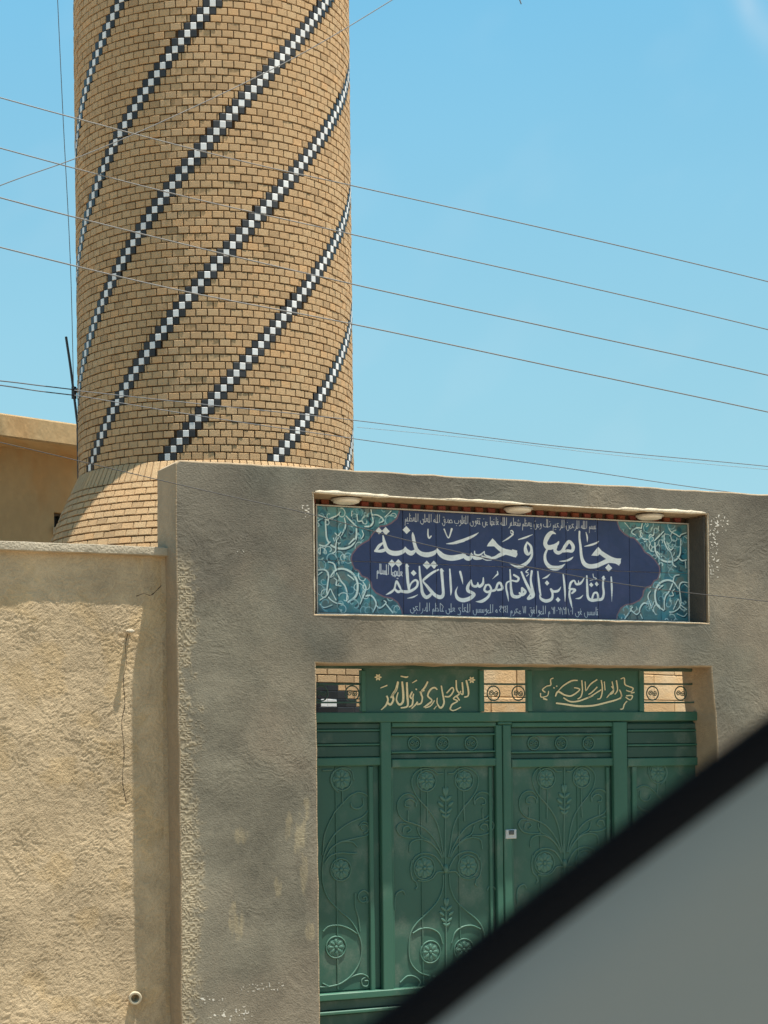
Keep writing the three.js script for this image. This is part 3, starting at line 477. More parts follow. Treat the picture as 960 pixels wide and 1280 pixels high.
  for (let j = 0; j < H; j++) for (let i = 0; i < W; i++) { const k = 0.93 + 0.14 * fbm(i / 30, j / 30, 3) + 0.06 * (vn(i / 3, j / 3) - 0.5), o = (j * W + i) * 4; for (let c = 0; c < 3; c++) dd[o + c] *= k; }
  g.putImageData(img, 0, 0);
  const tx = new THREE.CanvasTexture(cv); tx.colorSpace = THREE.SRGBColorSpace; tx.magFilter = THREE.LinearFilter; tx.anisotropy = 8;
  const glaze = new THREE.MeshPhysicalMaterial({ map: tx, roughness: 0.28, side: THREE.DoubleSide });
  const sg = base('tile_sign', O.clone(), TH);
  tag(sg, 'dark blue tile sign with white calligraphy and teal scroll corners above the gate', 'sign');
  part('backing', rect(x0, y0, x1, y1, SZ - 0.05, SZ - 0.009), mat({ color: rgb(0.42, 0.41, 0.42) }), sg);
  const us = [397, 422, 463, 504, 545.6, 588, 628, 669, 708, 747.5, 787, 826, 860].map((u) => P(u, 706, SZ)[0]); us[0] = x0; us[12] = x1;
  const ys = [y0, avg(P(463, 701, SZ)[1], P(740, 714, SZ)[1]), y1];
  for (let j = 0; j < 2; j++) for (let i = 0; i < 12; i++) {
    const geo = rect(us[i] + 0.0018, ys[j] + 0.0018, us[i + 1] - 0.0018, ys[j + 1] - 0.0018, SZ - 0.011, SZ + rr(-0.0008, 0.0008), 0.0025), p = geo.attributes.position, u = geo.attributes.uv;
    for (let k = 0; k < p.count; k++) u.setXY(k, (p.getX(k) - x0) / (x1 - x0), (p.getY(k) - y0) / (y1 - y0));
    part('tile', geo, glaze, sg);
  }
  const fm = mat({ map: grainC, color: rgb(0.58, 0.57, 0.52), roughness: 0.6 }), fw = 0.011;
  part('edge_strip', rect(x0 - fw, y1 + 0.001, x1 + fw, y1 + fw, SZ - 0.05, SZ + 0.006, 0.002), fm, sg);
  part('edge_strip', rect(x0 - fw, y0 - fw, x1 + fw, y0 - 0.001, SZ - 0.05, SZ + 0.006, 0.002), fm, sg);
  part('edge_strip', rect(x0 - fw, y0, x0 - 0.001, y1, SZ - 0.05, SZ + 0.006, 0.002), fm, sg);
  part('edge_strip', rect(x1 + 0.001, y0, x1 + fw, y1, SZ - 0.05, SZ + 0.006, 0.002), fm, sg);
}

// ------------------------------------------------------------------ the green gate
{
  const gt = base('metal_gate', O.clone(), TH);
  tag(gt, 'green painted metal double gate with scrollwork panels and gilded script, in the portal', 'gate');
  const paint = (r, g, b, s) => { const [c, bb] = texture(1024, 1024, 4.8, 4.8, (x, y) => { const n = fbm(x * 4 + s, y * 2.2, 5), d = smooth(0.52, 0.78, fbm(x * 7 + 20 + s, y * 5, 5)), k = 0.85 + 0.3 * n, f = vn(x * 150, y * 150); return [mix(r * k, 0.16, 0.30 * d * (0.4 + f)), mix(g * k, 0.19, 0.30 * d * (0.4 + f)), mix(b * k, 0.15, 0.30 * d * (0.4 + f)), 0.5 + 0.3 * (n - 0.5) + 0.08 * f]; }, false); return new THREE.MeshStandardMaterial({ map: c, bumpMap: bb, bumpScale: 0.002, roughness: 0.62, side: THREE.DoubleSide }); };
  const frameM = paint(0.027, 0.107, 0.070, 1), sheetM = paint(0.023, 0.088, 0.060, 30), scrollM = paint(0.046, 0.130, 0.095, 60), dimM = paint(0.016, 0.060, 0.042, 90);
  const gold = mat({ map: grainC, color: rgb(0.84, 0.72, 0.44), roughness: 0.5 });
  const px = (u, v = 1000) => P(u, v, GZ)[0], py = (v, u = 620) => P(u, v, GZ)[1];
  const bar = (name, u0, v0, u1, v1, z0, z1, m = frameM, uref, c = 0.006) => part(name, rect(px(u0, avg(v0, v1)), py(v1, uref ?? avg(u0, u1)), px(u1, avg(v0, v1)), py(v0, uref ?? avg(u0, u1)), GZ + z0, GZ + z1, c), m, gt);
  // transom: two lettered panels, three open fields with rails and ringed scrolls
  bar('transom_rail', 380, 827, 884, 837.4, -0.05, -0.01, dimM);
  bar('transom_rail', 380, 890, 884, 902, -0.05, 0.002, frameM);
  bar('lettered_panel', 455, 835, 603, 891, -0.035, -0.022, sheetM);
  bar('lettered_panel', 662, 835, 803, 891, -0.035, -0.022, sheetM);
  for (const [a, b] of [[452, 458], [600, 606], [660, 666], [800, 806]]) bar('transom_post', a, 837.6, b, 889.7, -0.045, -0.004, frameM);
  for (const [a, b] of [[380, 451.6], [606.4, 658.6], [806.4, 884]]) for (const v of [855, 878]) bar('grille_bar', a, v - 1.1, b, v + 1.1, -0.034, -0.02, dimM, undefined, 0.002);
  const spiral = (cx, cy, r, turns, a0, dir, z, tr, n = 26) => { const pts = []; for (let i = 0; i <= n; i++) { const t = i / n, k = r * (1 - 0.85 * t), a = a0 + dir * turns * 2 * Math.PI * t; pts.push(new THREE.Vector3(cx + k * Math.cos(a), cy + k * Math.sin(a), z)); } return tube(pts, tr, n * 2, 5); };
  for (const u of [403, 442, 619, 650, 818, 853]) {
    const [x, y] = [px(u, 866.5), py(866.5, u)], ring = new THREE.TorusGeometry(0.056, 0.0055, 6, 32); ring.translate(x, y, GZ - 0.027);
    const o = part('ring', ring, dimM, gt);
    part('scroll', mergeGeometries([spiral(x - 0.021, y, 0.022, 1.6, 0, 1, GZ - 0.027, 0.004), spiral(x + 0.021, y, 0.022, 1.6, Math.PI, 1, GZ - 0.027, 0.004)]), dimM, o);
  }
  // gilded script as raised ribbons
  const ribbon = (text, ox, oy, k, zz) => {
    const pos = [];
    const quad = (a, b, c, d) => pos.push(...a, ...b, ...c, ...a, ...c, ...d);
    for (const s of strokes(text)) {
      const q = s.map(([x, y, w]) => { const p = P(ox + x / k, oy + y / k, GZ + zz); return [p[0], p[1], Math.max(4, w * 0.9) / k / 158 / 2]; });
      const L = [], Rr = [];
      q.forEach((p, i) => { const a = q[Math.max(0, i - 1)], b = q[Math.min(q.length - 1, i + 1)], l = Math.hypot(b[0] - a[0], b[1] - a[1]) || 1, nx = -(b[1] - a[1]) / l * p[2], ny = (b[0] - a[0]) / l * p[2]; L.push([p[0] + nx, p[1] + ny]); Rr.push([p[0] - nx, p[1] - ny]); });
      const z0 = GZ + zz, z1 = z0 + 0.006;
      for (let i = 0; i < q.length - 1; i++) {
        quad([...Rr[i], z1], [...Rr[i + 1], z1], [...L[i + 1], z1], [...L[i], z1]);
        quad([...L[i], z1], [...L[i + 1], z1], [...L[i + 1], z0], [...L[i], z0]); quad([...Rr[i], z0], [...Rr[i + 1], z0], [...Rr[i + 1], z1], [...Rr[i], z1]);
      }
      const e = q.length - 1; quad([...L[0], z1], [...L[0], z0], [...Rr[0], z0], [...Rr[0], z1]); quad([...L[e], z0], [...L[e], z1], [...Rr[e], z1], [...Rr[e], z0]);
    }
    const g = new THREE.BufferGeometry(); g.setAttribute('position', new THREE.Float32BufferAttribute(pos, 3)); g.setAttribute('uv', new THREE.Float32BufferAttribute(pos.filter((_, i) => i % 3 < 2), 2)); g.computeVertexNormals(); return g;
  };
  const flower = (x, y) => { let s = ''; for (let i = 0; i < 6; i++) { const a = i * 1.047; s += `${x},${y},10 ${x + 14 * Math.cos(a)},${y + 14 * Math.sin(a)},14 ${x + 25 * Math.cos(a)},${y + 25 * Math.sin(a)},6;`; } return s; };
  part('lettering', ribbon(flower(132, 98) + flower(826, 118) + '155,340,6 190,305,14 205,265,14 195,235,12; 205,290,16 225,300,16 245,265,16 240,230,18 265,190,20 280,130,16; 225,250,12 250,215,14 270,180,10; 150,178,6 200,158,10; 310,130,14 318,220,18 315,280,18 290,300,16 268,265,12 280,210,8; 345,135,14 348,230,18 350,310,14 300,325,10; 385,205,12 370,240,14 385,255,12 395,220,10; 390,250,12 385,300,14 360,320,8; 300,90,8 340,98,12 355,92,6; 385,140,6 420,120,9; 380,330,8 410,300,12 425,280,12; 420,300,12 450,290,12 460,250,12 450,210,14 480,170,14 500,130,12; 440,210,10 475,195,10; 410,185,10 420,190,10; 470,320,8 500,300,14 530,270,12 500,235,12 520,190,14 550,175,12 570,190,8; 480,325,8 520,310,10 550,270,8; 600,160,10 612,230,12 620,290,14 595,325,14 570,290,10 570,250,6; 625,240,10 660,240,12 690,200,12 680,175,10 640,215,10; 545,335,6 565,310,6; 660,330,8 690,345,10 745,320,8; 665,335,12 680,300,12 720,275,10 690,255,10 730,225,12 745,200,10; 715,240,12 735,270,10; 710,120,10 715,190,12 740,220,10; 755,135,12 760,220,12 740,215,8; 785,120,14 800,190,14 798,235,12 770,245,10', 450, 830, 5.926, -0.0218), gold, gt);
  part('lettering', ribbon('265,290,12 330,298,14 430,312,16 540,308,14 640,285,14 720,262,12 750,240,10 745,210,8; 320,250,8 370,278,12 430,275,12 500,250,12 540,235,6; 280,200,6 320,160,10 380,125,12 425,122,8; 260,240,10 280,205,14 330,230,12 380,235,12 440,190,10 400,175,8; 455,120,10 460,190,10 450,240,10 425,260,8; 480,130,8 485,200,8; 490,195,6 520,150,10 570,115,10; 505,225,8 530,210,10 570,170,10; 500,250,8 545,225,10 600,190,10; 600,120,10 608,190,10 595,250,10 570,260,6; 622,130,8 628,195,8; 640,250,6 670,215,10 690,190,8 675,165,8; 680,130,8 690,205,10 655,230,8; 712,120,10 720,190,10 700,225,8; 735,190,8 750,230,10 740,260,8; 745,110,8 770,105,8 775,150,10 800,165,8 835,180,10 820,205,8 785,195,8; 785,235,10 830,235,10 815,265,8 780,245,8; 845,210,10 820,215,10; 790,275,8 770,300,10 760,330,10 740,335,8; 245,105,8 225,115,8 225,155,10 195,165,8 165,190,10 185,210,8; 150,215,10 155,245,8 200,235,8 210,200,8; 170,255,14 200,265,10; 246,175,9 254,178,9; 266,163,9 274,166,9', 650, 830, 5.926, -0.0218), gold, gt);
  // posts and rails of the four bays
  bar('stile', 478, 902.3, 491, 1240, -0.05, -0.004); bar('stile', 622.5, 906, 630.4, 1240, -0.05, -0.012); bar('stile', 631, 906, 641, 1240, -0.05, -0.004); bar('stile', 769, 902.3, 786, 1240, -0.05, -0.004);
  bar('cover_strip', 623, 902.3, 640, 905.6, -0.04, 0.0);
  const backX = [[380, 477.7], [491.3, 622.2], [641.3, 768.7], [786.3, 884]];
  backX.forEach(([a, b]) => bar('sheet', a, 902.4, b, 1240, -0.06, -0.05, sheetM));
  bar('back_plate', 380, 896, 884, 1300, -0.075, -0.062, sheetM);
  for (const [a, b] of [backX[0], backX[3]]) {                // outer bays: boards above
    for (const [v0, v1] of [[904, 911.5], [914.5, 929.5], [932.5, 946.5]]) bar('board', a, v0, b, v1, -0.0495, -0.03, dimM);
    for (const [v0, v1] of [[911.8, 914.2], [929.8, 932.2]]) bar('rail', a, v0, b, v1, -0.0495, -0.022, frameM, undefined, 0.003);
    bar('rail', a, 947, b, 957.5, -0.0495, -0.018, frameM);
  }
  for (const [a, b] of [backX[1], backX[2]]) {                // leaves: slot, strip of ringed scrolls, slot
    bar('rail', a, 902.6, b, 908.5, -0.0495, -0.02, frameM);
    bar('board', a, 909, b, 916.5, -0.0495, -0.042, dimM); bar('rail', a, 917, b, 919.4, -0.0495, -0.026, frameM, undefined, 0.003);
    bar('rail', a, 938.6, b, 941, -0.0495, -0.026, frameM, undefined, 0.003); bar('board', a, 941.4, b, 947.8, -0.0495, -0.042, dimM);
    bar('rail', a, 948.2, b, 958.5, -0.0495, -0.02, frameM);
    for (const t of [0.23, 0.5, 0.77]) {
      const u = mix(a, b, t), x = px(u, 929), y = py(929, u), ring = new THREE.TorusGeometry(0.052, 0.0065, 6, 28); ring.translate(x, y, GZ - 0.044);
      const o = part('ring', ring, scrollM, gt);
      part('scroll', mergeGeometries([spiral(x - 0.02, y, 0.021, 1.5, 0, 1, GZ - 0.044, 0.0045), spiral(x + 0.02, y, 0.021, 1.5, Math.PI, 1, GZ - 0.044, 0.0045)]), scrollM, o);
    }
  }
  bar('inner_stile', 464, 958, 470, 1240, -0.0495, -0.026); bar('inner_stile', 794, 958, 800, 1240, -0.0495, -0.026);
  for (const u of [424, 531, 578, 680, 727, 838]) bar('sheet_seam', u - 1, 959, u + 1, 1238, -0.0495, -0.043, sheetM, undefined, 0.002);
  for (const u of [493.5, 617, 643.5, 764]) bar('inner_stile', u - 1.8, 959, u + 1.8, 1239.5, -0.0495, -0.032, frameM, undefined, 0.004);
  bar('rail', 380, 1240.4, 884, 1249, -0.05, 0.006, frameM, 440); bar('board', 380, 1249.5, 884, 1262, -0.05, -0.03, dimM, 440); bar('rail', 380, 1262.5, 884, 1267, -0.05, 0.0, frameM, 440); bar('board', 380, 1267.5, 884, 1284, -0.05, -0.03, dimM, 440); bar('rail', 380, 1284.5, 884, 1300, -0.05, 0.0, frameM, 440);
  // scrollwork
  const zS = GZ - 0.0475;
  const curve = (ox, oy, k, s, map) => { for (const st of s.split(';')) { const pts = st.trim().split(/\s+/).map((q) => { const [x, y] = q.split(',').map(Number), p = P(ox + x / k, oy + y / k, zS); return new THREE.Vector3(map(p[0]), p[1], zS); }); part('scroll', tube(pts, 0.0066, pts.length * 6, 6), scrollM, gt); } };
  const rosette = (u, v, r, map) => {
    const p = P(u, v, zS), x = map(p[0]), sh = new THREE.Shape(), n = 8;
    for (let i = 0; i <= 64; i++) { const a = i / 64 * 2 * Math.PI, q = r * (0.74 + 0.16 * Math.abs(Math.cos(a * n / 2))); i ? sh.lineTo(q * Math.cos(a), q * Math.sin(a)) : sh.moveTo(q, 0); }
    const disc = new THREE.ExtrudeGeometry(sh, { depth: 0.006, bevelEnabled: true, bevelThickness: 0.006, bevelSize: 0.007, bevelOffset: -0.007, bevelSegments: 2, curveSegments: 4 }); disc.scale(1, 1, 0.55); disc.translate(x, p[1], zS - 0.003);
    const o = part('rosette', disc, scrollM, gt);
    for (let i = 0; i < n; i++) { const a = (i + 0.0) / n * 2 * Math.PI, pt = new THREE.SphereGeometry(r * 0.2, 8, 6); pt.scale(1.5, 0.8, 0.32); pt.rotateZ(a); pt.translate(x + r * 0.47 * Math.cos(a), p[1] + r * 0.47 * Math.sin(a), zS + 0.003); part('petal', pt, scrollM, o); }
    const bud = new THREE.SphereGeometry(r * 0.17, 10, 8); bud.scale(1, 1, 0.5); bud.translate(x, p[1], zS + 0.006); part('bud', bud, scrollM, o);
    const ring = new THREE.TorusGeometry(r, 0.0065, 6, 36); ring.translate(x, p[1], zS); part('ring', ring, scrollM, o);
  };
  const finial = (u, v, h, map) => { const p = P(u, v, zS), x = map(p[0]); const gs = []; for (const [dy, w, t] of [[0.42, 0.10, 0.18], [0.2, 0.3, 0.16], [0.02, 0.5, 0.15], [-0.2, 0.34, 0.15], [-0.36, 0.16, 0.14]]) for (const s of [-1, 1]) { const l = new THREE.SphereGeometry(1, 10, 6); l.scale(h * t * 0.9, h * t * 0.36, 0.007); l.rotateZ(s * (dy > 0.3 ? 1.3 : 0.65)); l.translate(x + s * w * h * 0.36, p[1] + dy * h, zS); gs.push(l); } part('leaf_finial', mergeGeometries(gs), scrollM, gt); };
  const cx = avg(px(397), px(884)), same = (x) => x, mirror = (x) => 2 * avg(px(478), px(786)) - x;
  for (const map of [same, mirror]) {
    curve(390, 940, 8.53, '240,640 350,520 430,450 510,430 590,465 620,540 600,620 540,690 430,740 330,800 230,890 160,1010 120,1130 110,1250; 540,490 545,560 490,605 430,590 412,545; 240,640 170,780 130,900 112,1100; 548,830 524,815 530,780 570,775 600,800 590,845 550,870; 500,790 545,745 590,760 618,815 590,885 500,910 400,935 300,960 200,1030 150,1120; 480,1010 440,965 370,950 300,960; 480,1080 400,1080 300,1075 190,1110 130,1190; 110,195 220,190; 445,300 420,200 330,165 230,210 198,290 230,380 285,430; 320,400 330,560', map);
    curve(390, 1080, 7.11, '90,20 95,170 140,300 240,410 340,500 410,620 440,740 420,880 350,990 260,1060 150,1090 70,1095; 100,600 140,560 230,545 320,570 400,620; 450,300 480,290 485,325 450,340 415,310 420,260 460,235 500,260 512,310 480,350; 382,260 385,380 410,470 425,600; 260,1060 360,1000 450,980 510,1020 530,1090; 465,1040 500,1040 490,1085 450,1080 440,1035 475,1005; 150,1090 90,1060', map);
    rosette(427, 974, 0.083, map); rosette(426, 1087, 0.083, map); rosette(420, 1184, 0.08, map);
  }
  const shift = px(706) - px(557), xc = P(557, 1000, zS)[0];
  for (const dx of [0, shift]) {
    const a = (x) => x + dx, b = (x) => 2 * xc - x + dx;
    for (const map of [a, b]) {
      curve(480, 950, 6, '440,100 400,100 370,75 300,62 235,95 208,150 220,220 260,290 330,370 390,460 420,560 440,680 452,730; 325,240 325,340 322,470; 190,350 160,345 160,312 195,292 235,318 240,350; 240,350 245,300 200,255 140,265 103,320 110,400 150,450 220,475 300,510 360,570 410,650 442,730; 175,545 200,525 185,500 150,505 140,545; 270,582 180,582 120,560 95,510 120,475 165,478; 250,505 258,540 275,570 330,600 390,660 432,725; 190,690 200,620 260,595 330,610 400,670 435,735; 180,380 180,460', map);
      curve(480, 1060, 6, '215,110 230,70 300,38 380,58 430,120 455,180; 250,240 300,248 360,228 400,182 460,180; 445,200 440,300 400,400 320,490 240,570 200,640 185,760 200,860 260,930 340,960; 215,640 280,605 350,605 410,640 440,720; 85,470 80,400 95,340 140,320 160,350; 210,90 200,160 215,230 245,260; 240,260 250,290 235,310; 120,1010 180,960 240,970 270,1010 250,1050; 360,960 420,990 455,1050', map);
      rosette(533, 976, 0.080, map); rosette(530.5, 1085, 0.088, map); rosette(538, 1190, 0.084, map);
    }
    curve(480, 950, 6, '462,70 462,300 460,500 455,720', a); curve(480, 1060, 6, '460,0 461,200 462,420 465,720 462,1060', a);
    finial(557, 1006, 0.24, a); finial(558, 1143, 0.22, a);
    const kn = new THREE.SphereGeometry(0.022, 12, 8); kn.scale(1, 1.6, 0.7); const kp = P(557, 1086, zS); kn.translate(a(kp[0]), kp[1], zS + 0.004); part('collar', kn, scrollM, gt);
  }
  // lock plate
  const [lx, ly] = P(638.5, 1042.5, GZ - 0.004), lm = mat({ map: grainC, color: rgb(0.50, 0.53, 0.53), roughness: 0.45 });
  const lk = part('lock_plate', rect(lx - 0.048, ly - 0.036, lx + 0.048, ly + 0.036, GZ - 0.0035, GZ + 0.004, 0.004), lm, gt);
  part('key_cover', rect(lx - 0.02, ly - 0.004, lx + 0.022, ly + 0.03, GZ + 0.0045, GZ + 0.016, 0.006), mat({ color: rgb(0.06, 0.07, 0.07), roughness: 0.5 }), lk);
  part('lock_lip', rect(lx - 0.048, ly + 0.012, lx - 0.03, ly + 0.034, GZ + 0.0045, GZ + 0.012, 0.003), lm, lk);
}

// ------------------------------------------------------------------ beyond the gate: sunlit courtyard wall
{
  const p = at(690, 866, 16.6), turn = 48 * R, c = base('courtyard_wall', new THREE.Vector3(p.x, 0, p.z), turn);
  tag(c, 'sunlit tan block wall seen through the open fields over the gate', 'wall');
  const [tc, tb] = texture(512, 512, 2, 2, (x, y) => { const n = fbm(x * 4, y * 4, 4), f = vn(x * 120, y * 120), k = 0.84 + 0.3 * n + 0.12 * (f - 0.5), o = smooth(0.4, 0.7, fbm(x * 3 + 9, y * 6, 3)); return [0.62 * k, mix(0.455, 0.41, o) * k, mix(0.27, 0.21, o) * k, 0.5 * n + 0.4 * f]; });
  const ms = [1, 0.94, 1.05, 0.88].map((k) => mat({ map: tc, bumpMap: tb, bumpScale: 0.006, color: rgb(k, k * 0.99, k * 0.97) }));
  part('core', rect(-1.3, 0, 7, 3.12, -0.25, -0.012), M.side, c);
  for (let j = 0; j < 12; j++) for (let i = 0; i < 11; i++) { const w = 0.76, x = -1.3 + i * w - (j % 2) * w / 2, h = 0.26; if (x < -1.4 && false || x + w > 7) continue; const o = part('block', rect(Math.max(-1.3, x + 0.004), j * h + 0.004, x + w - 0.004, j * h + h - 0.004, -0.012, rr(-0.003, 0.003), 0.005), ms[(i * 5 + j * 3) % 4], c); }
}

// ------------------------------------------------------------------ plastered house at the far left
{
  const turn = 45 * R, p = at(50, 600, 23), h = base('plastered_house', new THREE.Vector3(p.x, 0, p.z), turn);
  tag(h, 'ochre plastered house with a thick flat roof slab, behind the wall at far left', 'house');
  const d2 = new THREE.Vector3(Math.cos(turn), 0, -Math.sin(turn)), n2 = new THREE.Vector3(Math.sin(turn), 0, Math.cos(turn)), o2 = new THREE.Vector3(p.x, 0, p.z);
  const Q = (u, v, z = 0) => { const d = at(u, v, 1).sub(camera.position), o = o2.clone().addScaledVector(n2, z), t = o.clone().sub(camera.position).dot(n2) / d.dot(n2), q = camera.position.clone().addScaledVector(d, t).sub(o2); return [q.dot(d2), q.y]; };
  const [tc, tb] = texture(640, 640, 4, 4, (x, y) => { const n = fbm(x * 1.8, y * 1.8, 5), m = fbm(x * 16, y * 12, 3), st = smooth(0.5, 0.75, fbm(x * 3 + 8, y * 1.2, 4)), k = 0.82 + 0.34 * n + 0.16 * (m - 0.5); return [0.42 * k, mix(0.30, 0.27, st) * k, mix(0.155, 0.125, st) * k, 0.5 * m + 0.5 * n]; });
  const pm = mat({ map: tc, bumpMap: tb, bumpScale: 0.01 });
  const ov = 0.62, top = Q(50, 523, ov)[1], bot = Q(50, 552, ov)[1];
  const [wx0, wy1] = Q(67.5, 640), [wx1, wy0] = Q(85, 661);
  const s = new THREE.Shape([[-6, 0], [3.2, 0], [3.2, bot], [-6, bot]].map((q) => new THREE.Vector2(...q)));
  s.holes.push(new THREE.Path([[wx0, wy0], [wx0, wy1], [wx1, wy1], [wx1, wy0]].map((q) => new THREE.Vector2(...q))));
  const wg = new THREE.ExtrudeGeometry(s, { depth: 0.22, bevelEnabled: false }); wg.translate(0, 0, -0.22);
  part('wall', wg, pm, h);
  const side = rect(-6, 0, 3.2, bot, -5, -0.6); part('rear_mass', side, pm, h);
  part('roof_slab', rect(-6.4, bot, 3.5, top, -5.2, ov, 0.02), pm, h);
  const w = part('window', rect(wx0, wy0, wx1, wy1, -0.21, -0.16), mat({ color: rgb(0.015, 0.016, 0.018), roughness: 0.2 }), h);
  const fm = mat({ color: rgb(0.16, 0.14, 0.12), roughness: 0.6 });
  part('frame', mergeGeometries([rect(wx0 + 0.001, wy1 - 0.03, wx1 - 0.001, wy1 - 0.001, -0.158, -0.12), rect(wx0 + 0.001, wy0 + 0.001, wx0 + 0.03, wy1 - 0.031, -0.158, -0.12)]), fm, w);
  part('sill', rect(wx0 - 0.02, wy0 - 0.09, wx0 + 0.09, wy0 - 0.002, 0.002, 0.05, 0.008), M.cream, w);
  // mast standing at the house, with the wires' clamp
  const mt = base('wire_mast', at(96, 540, 19.4).setY(0));
  tag(mt, 'thin dark leaning mast with a wire clamp, between the house and the minaret', 'mast');
  const iron = mat({ color: rgb(0.035, 0.04, 0.045), roughness: 0.6 }), off = (u, v) => at(u, v, 19.4).sub(mt.position);
  part('pole', tube([off(82.5, 421), off(88, 458), off(92, 490), off(97.5, 535)], 0.014, 20, 8), iron, mt);
  part('strut', tube([off(97.5, 535), off(99, 620), off(100, 700)], 0.018, 12, 8), iron, mt);
  const cl = new THREE.CylinderGeometry(0.028, 0.028, 0.13, 12); const cp = off(92.5, 491); cl.translate(cp.x, cp.y, cp.z); part('clamp', cl, iron, mt);
  const cl2 = new THREE.TorusGeometry(0.03, 0.01, 6, 16); cl2.rotateX(1.2); cl2.translate(cp.x + 0.04, cp.y + 0.02, cp.z + 0.02); part('insulator', cl2, iron, mt);
}

// ------------------------------------------------------------------ overhead wires
{
  const wm = mat({ map: grainC, color: rgb(0.165, 0.165, 0.16), roughness: 0.5 }), thin = mat({ map: grainC, color: rgb(0.13, 0.14, 0.15), roughness: 0.6 });
  const wire = (label, pts, r, m = wm, group = 'overhead wires crossing the sky') => {
    const w = pts.map(([u, v, d]) => at(u, v, d)), mid = w[0].clone(), g = base('overhead_wire', mid);
    tag(g, label, 'wire', group);
    part('cable', tube(w.map((q) => q.sub(mid)), r, 90, 6), m, g);
  };
  wire('topmost of the four long grey wires slanting down across the minaret', [[-320, 28, 8.6], [0, 122, 9.2], [300, 201, 9.8], [440, 232, 10.1], [700, 290, 10.6], [960, 352, 11.2], [1300, 440, 12]], 0.0034);
  wire('second from top of the four long grey wires across the minaret', [[-320, 94, 8.6], [0, 185, 9.2], [220, 243, 9.7], [440, 293, 10.1], [700, 351, 10.6], [960, 412, 11.2], [1300, 500, 12]], 0.0034);
  wire('third from top of the four long grey wires across the minaret', [[-320, 156, 8.6], [0, 247, 9.2], [220, 303, 9.7], [440, 355, 10.1], [700, 412, 10.6], [960, 469, 11.2], [1300, 552, 12]], 0.0038);
  wire('lowest of the four long grey wires slanting down across the minaret', [[-320, 226, 8.6], [0, 309, 9.2], [220, 362, 9.7], [440, 405, 10.1], [700, 460, 10.6], [960, 515, 11.2], [1300, 590, 12]], 0.0038);
  wire('thin wire running up to the right across the minaret from the left edge', [[-300, 360, 12], [0, 232, 12.6], [97, 197, 12.8], [205, 151, 13], [370, 71, 13.4], [490, 0, 13.7], [640, -95, 14]], 0.0036);
  wire('dark wire from the mast past the minaret, upper of the two just above the portal', [[93, 488, 17.0], [250, 505, 17.2], [440, 525, 17.6], [700, 558, 18.4], [960, 583, 19.2], [1300, 620, 20]], 0.0042, thin);
  wire('dark wire from the mast meeting the portal top at right, lower of the two', [[93, 494, 17.0], [250, 520, 17.2], [440, 548, 17.6], [700, 584, 18.4], [860, 608, 18.9], [960, 621, 19.2], [1300, 660, 20]], 0.0042, thin);
  wire('thin faint wire just below the upper dark wire, right of the minaret', [[446, 534, 17], [600, 549, 17], [760, 568, 17], [960, 587, 17], [1200, 608, 17]], 0.002, wm);
  wire('upper of two short dark wires reaching the mast from the left edge', [[-300, 447, 14], [0, 476, 17], [50, 482, 18.4], [92, 487, 19.38]], 0.006, thin, 'wires tied to the mast');
  wire('lower of two short dark wires reaching the mast from the left edge', [[-300, 440, 13.6], [0, 481.5, 17], [50, 489, 18.4], [92, 494, 19.38]], 0.006, thin, 'wires tied to the mast');
  wire('thin upright wire rising from the mast, left of the minaret', [[92, 486, 19.36], [88, 330, 19], [79, 150, 18.6], [72, 0, 18.2], [68, -90, 18]], 0.004, thin, 'wires tied to the mast');
  wire('dark wire slanting down over the house and portal to the sign', [[-250, 500, 12.2], [0, 553, 11.9], [98, 576, 11.8], [195, 599, 11.75], [290, 621, 11.8], [385, 642, 11.9], [520, 678, 12.1], [765, 728, 12.5], [960, 752, 13.0], [1300, 790, 13.8]], 0.003, mat({ map: grainC, color: rgb(0.04, 0.04, 0.04), roughness: 0.7 }));
  const le = at(648, -30, 11), lw = base('loose_wire', le);
  tag(lw, 'loose end of wire dangling at the top edge of the sky', 'wire');
  part('cable', tube([new THREE.Vector3(), at(646, -12, 11).sub(le), at(651.5, 5, 11).sub(le)], 0.004, 10, 6), thin, lw);
}

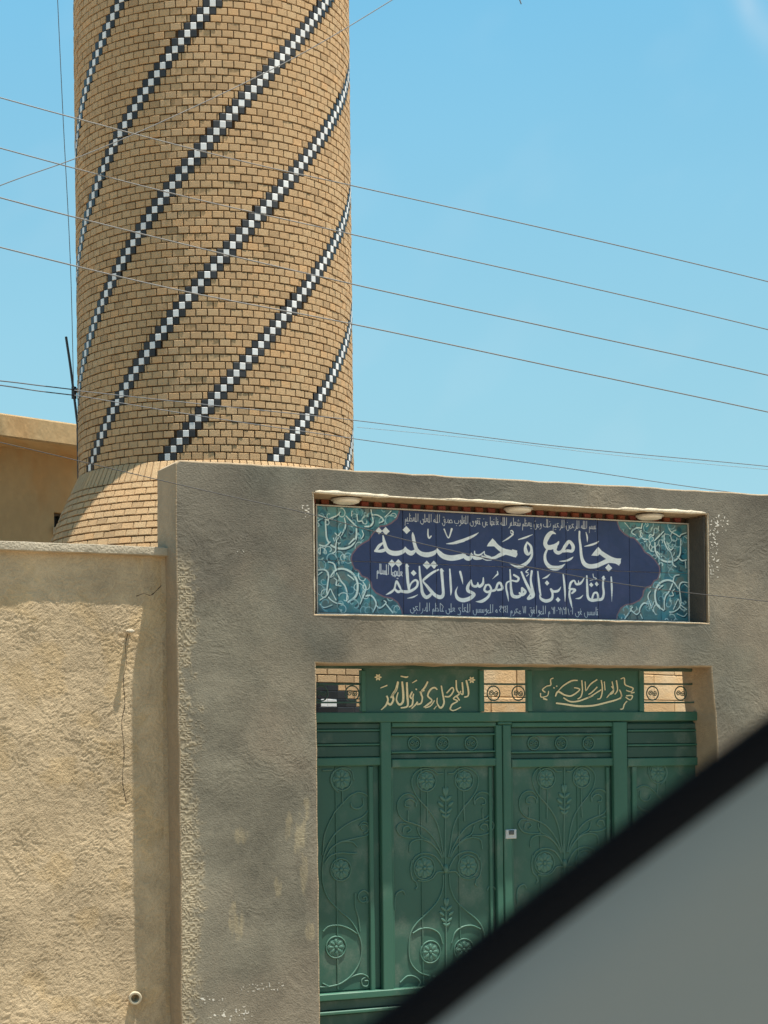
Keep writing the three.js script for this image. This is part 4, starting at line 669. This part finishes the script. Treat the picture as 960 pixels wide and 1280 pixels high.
// ------------------------------------------------------------------ the car the picture is taken from: windscreen pillar, and an unseen roof added for shade
{
  const c0 = at(700, 1090, 0.5), car = base('car', c0);
  tag(car, 'out of focus car window pillar, grey trim with black rubber seal, at lower right', 'car');
  const A = at(455, 1281, 0.5), B = at(960, 893, 0.5), dir = B.clone().sub(A).normalize(), nrm = new THREE.Vector3(dir.y, -dir.x, 0).normalize();   // nrm: to the lower right
  const L = A.distanceTo(B), bend = (t) => 0.0009 * 4 * t * (1 - t);
  const sweep = (prof, n = 40, t0 = -1.2, t1 = 2.2) => grid(n, prof.length - 1, (i, j, ii, jj) => { const t = mix(t0, t1, i), [s, z] = prof[jj], q = A.clone().addScaledVector(dir, L * t).addScaledVector(nrm, s - bend(t)); return [q.x - c0.x, q.y - c0.y, q.z + z - c0.z, t * L, s]; });
  const rubber = new THREE.MeshPhysicalMaterial({ color: rgb(0.004, 0.006, 0.010), roughness: 0.9, specularIntensity: 0.25, side: THREE.DoubleSide });
  const circ = []; for (let i = 0; i <= 16; i++) { const a = i / 16 * 2 * Math.PI; circ.push([0.0064 + 0.0064 * Math.cos(a), 0.006 * Math.sin(a)]); }
  part('rubber_seal', sweep(circ), rubber, car);
  const trim = mat({ color: rgb(0.190, 0.248, 0.290), roughness: 0.4 });
  const P1 = [[0.0116, -0.03], [0.0116, 0.001], [0.0116, 0.001], [0.020, 0.003], [0.030, 0.004], [0.040, 0.0035], [0.055, 0.003], [0.075, 0.001], [0.1, -0.005], [0.13, -0.016], [0.15, -0.036], [0.15, -0.036], [0.0116, -0.036], [0.0116, -0.036], [0.0116, -0.03]];
  part('pillar_trim', sweep(P1), trim, car);
  // unseen roof panel, added to shade the pillar trim, cut short behind
  const roof = grid(12, 16, (i, j) => { const x = mix(-0.75, 0.75, i), z = mix(-0.6, 0.3, j); return [x - c0.x, EYE + 0.31 - 0.05 * x * x - 0.04 * (z - 0.2) ** 2 - c0.y, z - c0.z, x, z]; });
  const roof2 = grid(12, 16, (i, j) => { const x = mix(-0.75, 0.75, i), z = mix(-0.6, 0.3, j); return [x - c0.x, EYE + 0.34 - 0.05 * x * x - 0.04 * (z - 0.2) ** 2 - c0.y, z - c0.z, x, z]; });
  part('roof', mergeGeometries([roof, roof2]), mat({ map: grainC, color: rgb(0.4, 0.4, 0.4), roughness: 0.9 }), car);
}

// ------------------------------------------------------------------ render
const renderer = new THREE.WebGLRenderer({ antialias: true });
renderer.toneMapping = THREE.LinearToneMapping;
renderer.toneMappingExposure = EXPOSURE;
renderer.outputColorSpace = THREE.SRGBColorSpace;
renderer.shadowMap.enabled = true;
renderer.setSize(960, 1280);
renderer.render(scene, camera);
